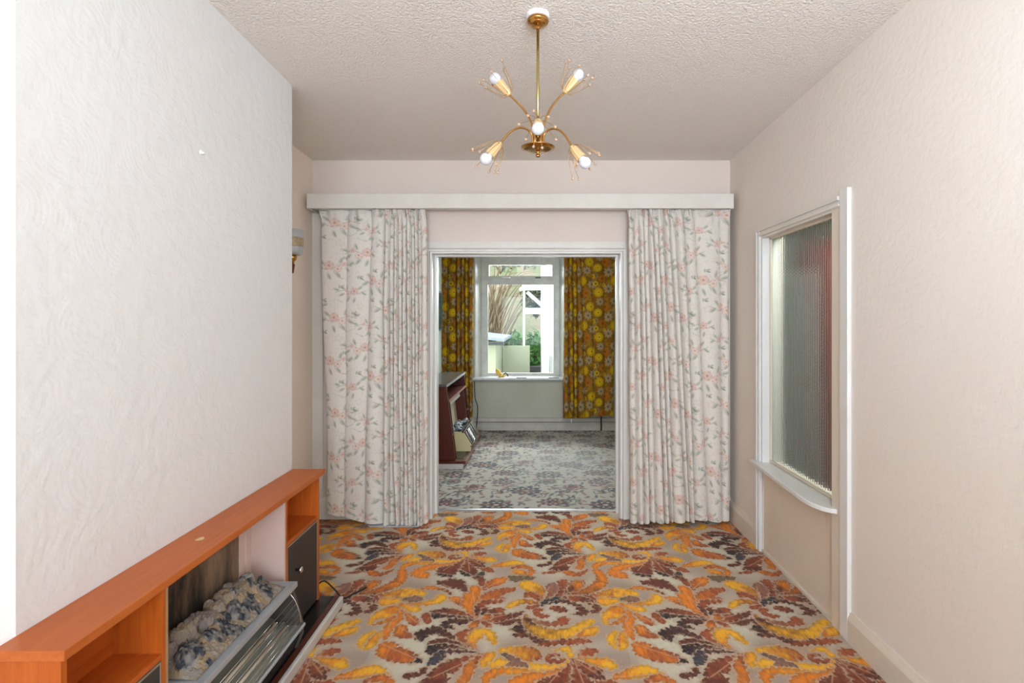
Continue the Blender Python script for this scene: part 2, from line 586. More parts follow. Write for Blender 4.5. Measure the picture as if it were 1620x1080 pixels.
M['wallback'] = mat('pinkish_emulsion', (232, 217, 206), 0.75, noise=(0.9, (227, 209, 196), (1, 1, 1), .25), bump=(38, .3, .005, 4), spec=.2)
struct('wall_back', [(XL - .05, -.82, YB, FY0, -.01, 3.0), (.657, XR + .05, YB, FY0, -.01, 3.0), (-.82, .657, YB, FY0, 2.073, 3.0)], M['wallback'], 'pinkish cream wall around the wide opening, behind the floral curtains', 'wall')
struct('wall_front', [(XL - .1, -1.15, YF - .1, YF, -.01, 3.0), (1.3, XR + .1, YF - .1, YF, -.01, 3.0),
                      (-1.15, 1.3, YF - .1, YF, -.01, .72), (-1.15, 1.3, YF - .1, YF, 2.52, 3.0)], M['wall'], 'wall with the front window behind the viewpoint', 'wall')
struct('wall_rear_room_left', [(FX0 - .1, FX0, FY0, FY1 + .1, -.01, 2.9)], M['farwall'], 'rear room wall beside the dark wood fireplace', 'wall')
struct('wall_rear_room_chimney', [(FX0 - .005, -1.245, 5.15, 6.70, .0005, 2.85)], mat('pale_blue_green_paint', (202, 212, 204), .6, noise=(3, (186, 198, 190), (1, 1, 1), .3)), 'pale chimney breast behind the dark wood fireplace', 'wall')
struct('wall_rear_room_right', [(FX1, FX1 + .1, FY0, FY1 + .1, -.01, 2.9)], M['farwall'], 'rear room wall beside the right brown curtain', 'wall')
WX0, WX1, WZ0, WZ1 = -.885, .405, .735, 2.52
struct('wall_rear_room_window', [(FX0 - .1, WX0, FY1, 7.58, -.01, 2.9), (WX1, FX1 + .1, FY1, 7.58, -.01, 2.9),
                                 (WX0, WX1, FY1, 7.58, -.01, WZ0 - .03), (WX0, WX1, FY1, 7.58, WZ1, 2.9)], M['farwall'], 'grey green wall below and around the rear window', 'wall')
# window reveals: pale linings, slightly splayed
for nm, xa, xb, lab in (('trim_window_reveal', WX0, -.80, 'white lining at the left of the rear window recess'),
                        ('trim_window_reveal', WX1, .325, 'white lining at the right of the rear window recess')):
    bm = bmesh.new()
    s = 1 if xb > xa else -1
    add_prism(bm, [(xa, 7.235, WZ0), (xa + s * .022, 7.235, WZ0), (xb, 7.50, WZ0), (xb, 7.57, WZ0), (xa, 7.57, WZ0)], (0, 0, WZ1 - WZ0))
    tag(obj(nm, bm, M['frameupvc']), lab, 'trim', kind='structure')

# skirtings: profiled boards
def skirting(name, p0, p1, n, h, m, label):
    """p0->p1 run on the floor along the wall; n = unit normal into the room"""
    bm = bmesh.new()
    prof = [(0, 0), (.020, 0), (.020, h - .035), (.016, h - .022), (.011, h - .012), (.007, h), (0, h)]
    pts = [(p0[0] + n[0] * a, p0[1] + n[1] * a, b) for a, b in prof]
    add_prism(bm, pts, (p1[0] - p0[0], p1[1] - p0[1], 0))
    return tag(obj(name, bm, m), label, 'skirting board', kind='structure')


skirting('baseboard_right', (XR, YF), (XR, 2.455), (-1, 0), .146, M['skirt'], 'cream skirting board below the right wall, near the hatch')
skirting('baseboard_right_far', (XR, 3.485), (XR, YB), (-1, 0), .15, M['skirt'], 'short cream skirting board between hatch and floral curtain')
skirting('baseboard_back_left', (XL, YB), (-.90, YB), (0, -1), .17, M['gloss'], 'cream skirting board under the left floral curtain')
skirting('baseboard_back_right', (.735, YB), (XR, YB), (0, -1), .17, M['gloss'], 'cream skirting board under the right floral curtain')
skirting('baseboard_left', (XL, 2.79), (XL, YB), (1, 0), .17, M['gloss'], 'cream skirting board in the left recess')
tag(boxes('trim_1', [(XL + .002, -1.665, 3.985, 4.0, .17, 2.38)], M['gloss']), 'narrow cream strip left of the left floral curtain', 'trim', kind='structure')  # thin strip between the wall corner and the curtain

# rear room skirting: upper rail with a joint, lower board
sk = thing('baseboard_rear_room', (0, 7.2, 0), 'dusty white skirting with boxed rail below the rear window', 'skirting board', kind='structure')
boxes('skirting_board', [(FX0, .905, 7.222, FY1, 0, .105), (.913, FX1, 7.222, FY1, 0, .105)], M['farskirt'], sk)
boxes('skirting_cap', [(FX0, FX1, 7.212, FY1, .105, .118)], M['farskirt'], sk)
boxes('boxed_rail', [(FX0, .478, 7.195, FY1, .127, .178), (.498, FX1, 7.195, FY1, .127, .178)], M['farskirt'], sk, bevel=.003)
boxes('rail_joint', [(.478, .498, 7.190, FY1, .12, .19)], M['plastic_white'], sk)

# ------------------------------------------------------------------ wide opening: linings and moulded architrave
dr = thing('door_1', (-.08, YB, 0), 'wide cream painted opening frame between the two rooms', 'doorway', kind='structure')


def u_frame(name, o_l, o_r, o_t, i_l, i_r, i_t, y0, y1, m, bev=.002):
    boxes(name, [(o_l, i_l, y0, y1, 0, o_t), (i_r, o_r, y0, y1, 0, o_t), (i_l, i_r, y0, y1, i_t, o_t)], m, dr, bevel=0)


L_, R_, T_ = -.82, .657, 2.073
u_frame('architrave', L_ - .125, R_ + .125, T_ + .085, L_ - .030, R_ + .030, T_ + .030, YB - .018, YB + .001, M['gloss'])
u_frame('architrave_bead', L_ - .082, R_ + .082, T_ + .046, L_ - .070, R_ + .070, T_ + .036, YB - .030, YB - .017, M['gloss'])
u_frame('architrave_inner_moulding', L_ - .042, R_ + .042, T_ + .026, L_ - .016, R_ + .016, T_ + .010, YB - .024, YB + .002, M['gloss'])
u_frame('frame_lining', L_ - .012, R_ + .012, T_ + .012, L_ + .004, R_ - .004, T_ - .004, YB - .008, FY0 + .012, M['white_gloss'])
u_frame('door_stop', L_ + .004, R_ - .004, T_ - .004, L_ + .020, R_ - .020, T_ - .016, YB + .10, YB + .14, M['white_gloss'])
u_frame('rear_architrave', L_ - .09, R_ + .09, T_ + .09, L_, R_, T_, FY0 - .001, FY0 + .02, M['gloss'])
bm = bmesh.new()
add_prism(bm, [(L_ + .004, 4.145, .0), (L_ + .004, 4.150, .006), (L_ + .004, 4.160, .010), (L_ + .004, 4.180, .010), (L_ + .004, 4.190, .006), (L_ + .004, 4.195, 0)], (R_ - L_ - .008, 0, 0))
tag(obj('threshold_strip', bm, M['alu']), 'silver metal strip on the floor where the two carpets meet', 'threshold strip')

# ------------------------------------------------------------------ pelmet
pel = thing('curtain_pelmet', (-.12, 3.8, 2.38), 'long cream painted box pelmet above both floral curtains', 'pelmet')
boxes('pelmet_front', [(-1.708, 1.464, 3.80, 3.818, 2.378, 2.488)], M['gloss'], pel, bevel=.003)
boxes('pelmet_end', [(-1.708, -1.692, 3.818, YB, 2.378, 2.488)], M['gloss'], pel)
boxes('pelmet_end', [(1.448, 1.464, 3.818, YB, 2.378, 2.488)], M['gloss'], pel)
boxes('pelmet_top', [(-1.692, 1.448, 3.818, YB, 2.474, 2.486)], M['gloss'], pel)
boxes('curtain_rail', [(-1.68, 1.44, 3.878, 3.892, 2.385, 2.405)], M['plastic_white'], pel)

# ------------------------------------------------------------------ fitted carpet of the near room: one woven repeat, laid out as a lattice
BR, DK, RU, OR, YE, MV, OL, SL = (104, 48, 32), (44, 32, 34), (166, 80, 40), (224, 126, 24), (246, 180, 28), (150, 104, 86), (116, 94, 70), (62, 64, 74)
HL = (226, 190, 160)
T1 = Tile(1.2036, 1.007, 0.0026, (200, 182, 160), sx=-.6195)
nz = vnoise(T1.gx / T1.w * 8, T1.gy / T1.h * 7, period=(8, 7), seed=11)[..., None]
T1.img = T1.img * 0 + lin((206, 182, 160)) * (1 - nz) + lin((226, 212, 188)) * nz


def fl(x, y, k):
    sx, sy = {1: 640, 2: 900, 3: 460}[k] + x / 5.4, 880 + y / 5.4
    d = EYE * 810 / (sy - 508)
    return ((sx - 849) * d / 810, d)


rb_ = np.random.RandomState(77)
for i in range(26):
    T1.ell(rb_.rand() * 1.2, rb_.rand() * 1.0, .05 + .09 * rb_.rand(), .03 + .05 * rb_.rand(), rb_.rand() * 3, [(168, 138, 118), (176, 146, 128), (160, 134, 106), (190, 156, 120)][i % 4], .55, 1.3)
# soft mauve / olive clouds woven in the ground
for (x, y, k, rx, ry, c) in ((260, 620, 2, .16, .10, (176, 148, 134)), (430, 880, 2, .16, .09, (172, 144, 130)), (700, 280, 1, .10, .10, (182, 160, 142)),
                             (880, 1040, 1, .12, .06, (180, 156, 138)), (330, 130, 2, .12, .10, (184, 160, 146)), (600, 350, 2, .10, .05, (178, 156, 144)),
                             (1100, 250, 1, .14, .12, (186, 166, 150)), (940, 90, 1, .14, .12, (184, 160, 144)),
                             (850, 660, 2, .11, .22, (226, 218, 192)), (900, 820, 2, .16, .12, (228, 220, 192)), (820, 200, 2, .12, .14, (226, 218, 194)), (30, 900, 1, .12, .12, (224, 212, 186)), (1250, 470, 1, .12, .10, (222, 212, 190)), (800, 600, 1, .1, .1, (222, 212, 188))):
    p = fl(x, y, k)
    T1.ell(p[0], p[1], rx, ry, 0, c, (.9 if c[0] > 200 else .7), 1.2)
LV = [
    # D: big yellow feathers (bottom)
    (1, YE, RU, 0, [(800, 800), (900, 770), (1050, 770), (1130, 800), (1170, 870), (1100, 880), (1060, 920), (960, 880), (880, 850)]),
    (1, YE, YE, 0, [(1425, 900), (1300, 970), (1100, 990), (950, 960), (800, 950), (690, 910), (850, 870), (1000, 900), (1200, 920), (1330, 910), (1390, 870), (1380, 810), (1290, 795), (1400, 760), (1435, 820)]),
    (1, OL, MV, 0, [(820, 830), (900, 840), (1000, 890), (1060, 940), (960, 930), (870, 930), (900, 890)]),
    (1, YE, OR, 0, [(1200, 970), (1050, 1010), (850, 1000), (760, 1030), (700, 1080), (670, 1090), (660, 1040), (700, 980), (800, 950), (950, 955), (1100, 975)]),
    (1, YE, OR, 1, [(1400, 940), (1380, 990), (1250, 1050), (1100, 1095), (900, 1095), (1000, 1030), (1200, 1000)]),
    (1, OR, YE, 0, [(680, 840), (740, 810), (780, 830), (760, 870), (720, 900), (660, 950), (645, 890)]),
    (1, RU, RU, 0, [(1370, 860), (1350, 900), (1240, 905), (1200, 865), (1250, 825), (1330, 840), (1245, 852), (1290, 885)]),
    (1, OR, OR, 1, [(490, 40), (350, 60), (200, 70), (90, 110), (60, 160), (180, 185), (210, 140), (160, 130), (260, 100), (400, 80)]),
    # E star
    (1, RU, BR, 1, [(530, 0), (500, 60), (440, 140), (400, 165), (340, 160), (275, 150), (300, 95), (400, 75), (500, 30)]),
    (1, RU, BR, 1, [(540, 0), (560, 30), (600, 90), (625, 150), (560, 160), (490, 100), (520, 50)]),
    (1, RU, RU, 0, [(575, 0), (640, 5), (690, 50), (640, 62), (595, 40)]),
    (1, RU, RU, 0, [(600, 75), (680, 88), (750, 105), (745, 135), (660, 112)]),
    (1, DK, DK, 0, [(470, 115), (540, 148), (575, 162), (500, 158)]),
    (1, DK, DK, 0, [(280, 148), (350, 150), (410, 168), (340, 172)]),
    (1, DK, DK, 0, [(610, 165), (660, 130), (690, 150), (640, 180)]),
    (2, RU, RU, 0, [(80, 830), (120, 790), (180, 785), (260, 800), (200, 840), (150, 870), (100, 850)]),
    (2, OR, YE, 0, [(60, 860), (200, 870), (320, 870), (400, 920), (370, 960), (280, 940), (180, 910)]),
    (2, RU, BR, 1, [(60, 885), (140, 920), (230, 960), (300, 1040), (220, 1040), (130, 1000), (80, 930)]),
    # G vine
    (2, OR, OR, 1, [(400, 400), (470, 440), (540, 480), (560, 540), (550, 620), (560, 700), (500, 680), (460, 620), (480, 540), (500, 500), (450, 460)]),
    (2, OR, YE, 0, [(450, 430), (360, 430), (290, 490), (290, 550), (330, 580), (350, 530), (430, 520), (470, 480)]),
    (2, OR, OR, 0, [(480, 500), (470, 550), (400, 575), (350, 580), (420, 545)]),
    (2, OR, YE, 0, [(420, 400), (520, 410), (620, 430), (660, 460), (590, 470), (500, 440)]),
    (2, OR, YE, 0, [(480, 400), (600, 390), (690, 370), (720, 320), (790, 340), (800, 375), (740, 405), (600, 415)]),
    (2, OR, RU, 1, [(560, 485), (650, 510), (700, 540), (745, 580), (670, 575), (610, 540)]),
    (2, OR, RU, 1, [(565, 590), (640, 590), (690, 640), (780, 680), (700, 695), (620, 680), (580, 640)]),
    (2, YE, YE, 0, [(325, 690), (370, 640), (410, 640), (400, 700), (420, 780), (360, 760)]),
    (2, OR, YE, 0, [(420, 700), (450, 640), (490, 680), (500, 760), (440, 790)]),
    (2, OR, YE, 1, [(370, 1030), (480, 970), (600, 930), (700, 940), (800, 1000), (720, 1000), (600, 1030), (480, 1045)]),
    (1, RU, OR, 0, [(910, 100), (980, 72), (1060, 80), (1110, 130), (1060, 165), (950, 155), (1040, 140), (1070, 112), (1000, 98)]),
    (1, YE, OR, 0, [(920, 115), (980, 112), (1040, 130), (1020, 150), (940, 145)]),
    (1, OL, OL, 0, [(870, 172), (960, 165), (1110, 175), (1060, 205), (930, 215)]),
    (1, OR, RU, 0, [(1330, 110), (1420, 120), (1480, 140), (1560, 110), (1520, 160), (1400, 160)]),
    (1, RU, MV, 0, [(1170, 138), (1240, 125), (1320, 95), (1400, 90), (1300, 135), (1200, 145)]),
    # F leaf
    (2, OR, RU, 1, [(545, 740), (620, 730), (690, 750), (700, 775), (780, 785), (870, 820), (960, 860), (1015, 895), (920, 905), (810, 905), (700, 880), (610, 850), (550, 800)]),
    (2, DK, DK, 0, [(940, 862), (1018, 897), (930, 905), (960, 885)]),
    # A star
    (1, RU, YE, 1, [(1160, 390), (1140, 330), (1040, 290), (980, 230), (1060, 205), (1150, 240), (1200, 290), (1180, 340)]),
    (1, RU, RU, 0, [(1150, 380), (1090, 350), (1020, 340), (1050, 300), (1130, 320)]),
    (1, RU, YE, 0, [(1150, 400), (1080, 370), (960, 370), (870, 420), (900, 440), (1000, 400), (1080, 405)]),
    (1, RU, RU, 0, [(1150, 412), (1060, 420), (1030, 440), (1090, 445), (1150, 425)]),
    (1, RU, MV, 1, [(1180, 385), (1230, 320), (1210, 260), (1250, 225), (1310, 240), (1330, 300), (1280, 340), (1220, 365)]),
    (1, BR, RU, 0, [(1250, 365), (1330, 290), (1310, 220), (1370, 190), (1400, 240), (1390, 310), (1350, 345)]),
    (1, BR, RU, 1, [(1370, 335), (1400, 250), (1430, 210), (1490, 200), (1540, 210), (1520, 270), (1450, 310)]),
    (2, BR, OR, 1, [(-30, 330), (90, 290), (200, 235), (240, 170), (200, 120), (270, 115), (325, 190), (300, 260), (200, 310), (60, 335)]),
    (2, BR, OR, 0, [(-10, 290), (30, 230), (90, 205), (120, 240), (80, 290)]),
    (2, RU, YE, 1, [(140, 345), (300, 290), (420, 270), (560, 290), (590, 330), (480, 355), (360, 350), (260, 360)]),
    (2, OR, YE, 0, [(180, 360), (330, 360), (440, 370), (380, 400), (300, 415), (240, 390)]),
    (2, OL, MV, 0, [(440, 362), (520, 338), (590, 350), (600, 375), (510, 385)]),
    (1, SL, DK, 0, [(1165, 412), (1190, 375), (1250, 350), (1330, 343), (1400, 335), (1340, 362), (1260, 385), (1210, 405), (1185, 420)]),
    (1, DK, RU, 0, [(1350, 350), (1430, 335), (1530, 330), (1620, 345), (1620, 395), (1520, 385), (1430, 372)]),
    (2, BR, RU, 0, [(150, 350), (100, 338), (60, 338), (0, 345), (0, 385), (100, 380), (210, 390)]),
    (1, DK, BR, 0, [(1220, 405), (1300, 378), (1370, 370), (1450, 390), (1530, 430), (1572, 490), (1440, 495), (1485, 470), (1470, 430), (1400, 400), (1320, 392)]),
    (2, BR, BR, 0, [(150, 395), (250, 415), (275, 450), (240, 480), (180, 472), (215, 440), (190, 415)]),
    (1, RU, BR, 0, [(1240, 430), (1330, 425), (1390, 460), (1340, 475), (1280, 460)]),
    (1, RU, RU, 0, [(1100, 460), (1150, 440), (1190, 455), (1150, 470), (1180, 495), (1240, 500), (1200, 522), (1130, 508)]),
    (1, MV, RU, 0, [(1085, 520), (1160, 550), (1280, 558), (1340, 512), (1400, 530), (1390, 575), (1280, 590), (1180, 590), (1110, 565)]),
    (1, BR, YE, 0, [(1040, 490), (1090, 560), (1180, 600), (1300, 622), (1420, 600), (1500, 560), (1600, 530), (1612, 570), (1540, 620), (1500, 670), (1380, 700), (1240, 710), (1120, 680), (1040, 620), (1005, 540)]),
    (1, OR, YE, 0, [(1470, 675), (1560, 610), (1645, 600), (1645, 650), (1560, 680)]),
    (1, DK, RU, 0, [(985, 545), (1010, 600), (1080, 670), (1200, 715), (1340, 710), (1500, 695), (1590, 722), (1500, 745), (1400, 750), (1340, 745), (1200, 765), (1120, 735), (1060, 690), (930, 680), (960, 640), (900, 625), (960, 590)]),
    # B star
    (1, BR, BR, 1, [(525, 330), (480, 280), (390, 265), (300, 235), (280, 212), (350, 200), (420, 188), (500, 205), (530, 260)]),
    (1, BR, OR, 0, [(400, 325), (340, 290), (250, 280), (150, 275), (210, 250), (300, 265), (370, 290)]),
    (1, RU, OR, 0, [(500, 425), (440, 400), (380, 345), (470, 345), (490, 380)]),
    (1, OR, RU, 0, [(600, 440), (620, 370), (700, 310), (800, 280), (940, 265), (930, 295), (870, 310), (800, 340), (865, 360), (780, 390), (700, 385), (640, 410)]),
    (1, OR, OR, 1, [(625, 525), (540, 470), (490, 400), (510, 330), (560, 300), (570, 250), (640, 260), (650, 300), (620, 360), (590, 420), (600, 480)]),
    (1, BR, RU, 0, [(630, 505), (600, 450), (630, 400), (700, 370), (840, 370), (800, 395), (720, 400), (680, 430), (650, 450)]),
    (1, DK, RU, 0, [(660, 500), (670, 450), (720, 430), (700, 455), (830, 435), (850, 470), (780, 490), (700, 475)]),
    (1, RU, OR, 1, [(670, 280), (700, 220), (780, 185), (870, 180), (850, 220), (780, 250), (710, 270)]),
    (1, RU, BR, 0, [(645, 250), (630, 200), (580, 180), (640, 165), (690, 200), (680, 240)]),
    (1, BR, BR, 0, [(760, 560), (880, 540), (1000, 530), (940, 560), (920, 575), (840, 585)]),
    (1, RU, BR, 1, [(650, 540), (700, 525), (800, 490), (900, 490), (1015, 465), (970, 505), (880, 535), (800, 555), (720, 560)]),
    (1, OR, RU, 0, [(665, 525), (700, 490), (745, 510), (720, 532)]),
    (1, RU, BR, 0, [(600, 530), (520, 480), (430, 450), (320, 445), (220, 470), (250, 485), (340, 490), (440, 490), (520, 510)]),
    (1, BR, DK, 0, [(590, 537), (500, 530), (420, 520), (340, 515), (280, 522), (215, 520), (210, 495), (290, 488), (420, 502), (500, 512)]),
    (1, RU, RU, 0, [(210, 488), (215, 520), (222, 560), (180, 565), (145, 515), (170, 485)]),
    (1, BR, DK, 0, [(600, 542), (500, 532), (400, 532), (330, 555), (305, 595), (350, 612), (430, 610), (390, 582), (420, 565), (500, 580), (560, 552)]),
    (1, RU, OR, 0, [(640, 545), (580, 560), (550, 600), (590, 615), (630, 580)]),
    (1, RU, RU, 0, [(655, 552), (700, 560), (745, 590), (710, 602)]),
    # C star
    (1, RU, RU, 0, [(620, 790), (540, 770), (470, 720), (445, 655), (520, 630), (600, 610), (650, 612), (560, 640), (530, 700), (560, 750), (600, 780)]),
    (1, OR, YE, 1, [(600, 782), (545, 720), (550, 660), (620, 618), (700, 620), (760, 650), (785, 700), (770, 750), (710, 700), (690, 665), (640, 700), (600, 740)]),
    (1, BR, DK, 0, [(430, 705), (380, 650), (320, 612), (240, 600), (100, 640), (90, 690), (130, 715), (180, 702), (200, 675), (260, 662), (340, 682)]),
    (1, BR, BR, 0, [(530, 770), (470, 738), (380, 708), (290, 700), (190, 735), (250, 745), (320, 732), (420, 740)]),
    (1, BR, DK, 0, [(540, 795), (450, 768), (350, 745), (220, 765), (185, 800), (210, 830), (270, 825), (310, 790), (400, 778), (470, 786)]),
    (1, BR, SL, 0, [(620, 815), (500, 800), (380, 795), (280, 820), (230, 860), (200, 930), (260, 920), (320, 880), (350, 850), (300, 840), (420, 820)]),
    (1, RU, BR, 1, [(680, 825), (560, 850), (450, 870), (350, 900), (260, 950), (200, 1020), (120, 1085), (260, 1110), (330, 1100), (380, 1040), (350, 1000), (420, 990), (480, 940), (490, 900), (580, 862)]),
    (1, RU, OR, 0, [(650, 840), (580, 880), (520, 930), (490, 1000), (450, 1070), (520, 1085), (570, 1020), (600, 950), (620, 900)]),
    (2, BR, BR, 0, [(950, 1010), (1010, 990), (1060, 992), (1080, 975), (1040, 955), (1090, 950), (1112, 990), (1070, 1020), (990, 1045)]),
]
for k, c0, c1, rib, pts in LV:
    T1.poly([fl(x, y, k) for x, y in pts], c0, c1, halo=HL, hw=.007, warp=.0065, grow=.0035, rib=(232, 178, 130) if rib else None)

xs = np.concatenate([np.linspace(XL, -1.12, 40, endpoint=False), np.arange(-1.12, 1.512, .0032)])
xs[-1] = XR
ys = np.concatenate([np.linspace(YF, 2.02, 60, endpoint=False), np.arange(2.02, 4.15, .0042), [4.15]])
CX, CY = np.meshgrid(xs, ys)
ccol = T1.sample(CX, CY)
CZ = (vnoise(CX / .012, CY / .012, period=(512, 512), seed=21) - .5) * .002 - .001
# the carpet runs into the opening only between the frame linings
carp = grid('patterned_carpet', CX, CY, CZ, ccol, M['carpet'])
tag(carp, 'fitted carpet with orange, yellow and brown scrolling acanthus leaves', 'carpet')

# rear room carpet: faded floral medallions
T2 = Tile(.92, .84, 0.004, (174, 168, 156), sx=.46)
r2 = np.random.RandomState(12)
NAVY, MAR, TEAL, ROSE, TAN2 = (46, 46, 64), (84, 38, 44), (70, 88, 88), (140, 84, 78), (134, 100, 66)


def medallion(x, y, r, c1, c2, c3):
    T2.ell(x, y, r, r * .72, 0, c1, .9)
    for k in range(10):
        a = 2 * PI * k / 10
        T2.ell(x + r * 1.0 * math.cos(a), y + r * .75 * math.sin(a), r * .26, r * .2, a, c1, .95)
        T2.ell(x + r * .72 * math.cos(a), y + r * .5 * math.sin(a), r * .13, r * .09, a, (190, 178, 160), .9)
    T2.ell(x, y, r * .45, r * .32, 0, c2, 1)
    T2.ell(x, y, r * .2, r * .14, 0, c3, 1)


medallion(.12, .10, .115, NAVY, MAR, (196, 184, 160))
medallion(.60, .17, .10, MAR, NAVY, ROSE)
medallion(.36, .46, .12, NAVY, ROSE, (190, 176, 150))
medallion(.80, .56, .085, ROSE, MAR, TAN2)
medallion(.14, .72, .085, (96, 78, 98), TEAL, (190, 176, 150))
medallion(.56, .72, .075, TEAL, NAVY, ROSE)
for i in range(230):
    x, y, a = r2.rand() * .92, r2.rand() * .84, r2.rand() * PI
    c = [NAVY, MAR, TEAL, ROSE, TAN2, (110, 84, 72)][r2.randint(6)]
    T2.ell(x, y, .014 + .03 * r2.rand(), .007 + .009 * r2.rand(), a, c, .85)
for i in range(16):
    x, y = r2.rand() * .92, r2.rand() * .84
    a = r2.rand() * 6
    T2.stroke([(x, y), (x + .06 * math.cos(a), y + .06 * math.sin(a)), (x + .11 * math.cos(a + .7), y + .11 * math.sin(a + .7)), (x + .1 * math.cos(a + 1.5), y + .1 * math.sin(a + 1.5))], .005, [NAVY, TEAL, MAR][i % 3], .8)
xs = np.concatenate([np.arange(-1.645, 1.62, .009), [FX1]])
ys = np.concatenate([np.arange(4.19, 5.4, .008), np.arange(5.4, 7.235, .013), [7.24]])
CX, CY = np.meshgrid(xs, ys)
CX2 = np.where(CY < 4.262, np.clip(CX, -.814, .651), CX)
col = T2.sample(CX2, CY)
# bluish window sheen on the pile, blended into the carpet colour mid-room
sheen_path = np.exp(-((CX2 - .35) / .75) ** 2 - ((CY - 5.7) / 1.0) ** 2)[..., None] * .45
col = col * (1 - sheen_path) + lin((172, 174, 172)) * sheen_path
CZ = CX * 0 + (vnoise(CX / .02, CY / .02, period=(512, 512), seed=5) - .5) * .002 - .001
tag(grid('floral_carpet', CX2, CY, CZ, col, M['carpet2']), 'faded beige carpet with navy and maroon flowers in the rear room', 'carpet')

# ------------------------------------------------------------------ printed curtains
T3 = Tile(.74, .72, .002, (228, 219, 208))
r3 = np.random.RandomState(5)
PK, PK2, GN, GN2, TN = (220, 186, 172), (228, 204, 190), (172, 174, 154), (134, 136, 118), (208, 190, 158)


def rose(x, y, r, c=PK):
    T3.ell(x, y, r * 1.05, r, 0, (230, 206, 194), .7, .6)
    for k in range(5):
        a = 2 * PI * k / 5 + x * 40
        T3.ell(x + r * .62 * math.cos(a), y + r * .62 * math.sin(a), r * .5, r * .34, a + 1.4, c, .6, .8)
        T3.ell(x + r * .95 * math.cos(a + .5), y + r * .95 * math.sin(a + .5), r * .4, r * .1, a + 2.07, (198, 138, 122), .6, .7)
    T3.ell(x, y, r * .28, r * .24, 0, (190, 140, 110), .9, .6)


def sprig(x, y, s, flip):
    f = -1 if flip else 1
    T3.stroke([(x - f * .10 * s, y + .015 * s), (x - f * .03 * s, y - .01 * s), (x + f * .06 * s, y + .02 * s), (x + f * .13 * s, y + .005 * s)], .0018, (150, 142, 122), .8)
    T3.stroke([(x, y), (x + f * .02 * s, y - .05 * s), (x + f * .07 * s, y - .07 * s), (x + f * .12 * s, y - .05 * s)], .0015, (156, 150, 132), .7)
    for dx, dy, an in ((-.085, -.005, .6), (-.06, .035, 2.4), (.045, .045, 1.2), (.09, -.012, -.5), (.03, -.045, -1.0), (.125, .025, .3), (-.02, -.055, 1.9)):
        an *= f
        T3.ell(x + f * dx * s, y + dy * s, .021 * s, .0095 * s, an, GN, .62, .6)
        T3.ell(x + f * dx * s + .003, y + dy * s - .003, .015 * s, .0025 * s, an, GN2, .7, .6)
    rose(x - f * .02 * s, y + .012 * s, .026 * s)
    rose(x + f * .028 * s, y - .008 * s, .020 * s, PK2)
    rose(x + f * .062 * s, y + .022 * s, .014 * s)


for i in range(26):
    q, w_ = r3.rand() * .74, r3.rand() * .72
    for k in range(5):
        T3.ell(q + .02 * math.cos(k * 1.3), w_ + .02 * math.sin(k * 1.3), .013, .006, k * 1.3 + .6, (214, 206, 192) if i % 2 else (222, 202, 190), .7, .7)
for i in range(620):
    T3.ell(r3.rand() * .74, r3.rand() * .72, .003 + r3.rand() * .005, .002, r3.rand() * PI, (202, 196, 186) if i % 2 else (214, 198, 188), .8, .6)
for x, y, s, f in ((.10, .10, 1.05, 0), (.33, .05, .8, 1), (.50, .17, 1.1, 0), (.20, .28, .85, 1), (.38, .35, 1.1, 0), (.07, .45, 1.0, 0), (.55, .46, .8, 1), (.27, .54, 1.0, 1), (.46, .60, .75, 0)):
    sprig(x * 1.19, y * 1.125, s * 1.22, f)
for x, y in ((.26, .16), (.43, .26), (.02, .26), (.14, .36), (.30, .43), (.17, .58), (.60, .31), (.60, .62), (.45, .48), (.02, .02)):
    for a in (0.3, 1.5, 2.8):
        T3.ell(x + .012 * math.cos(a * 2), y + .012 * math.sin(a * 2), .014, .006, a, GN if a < 2 else GN2, .85, .4)


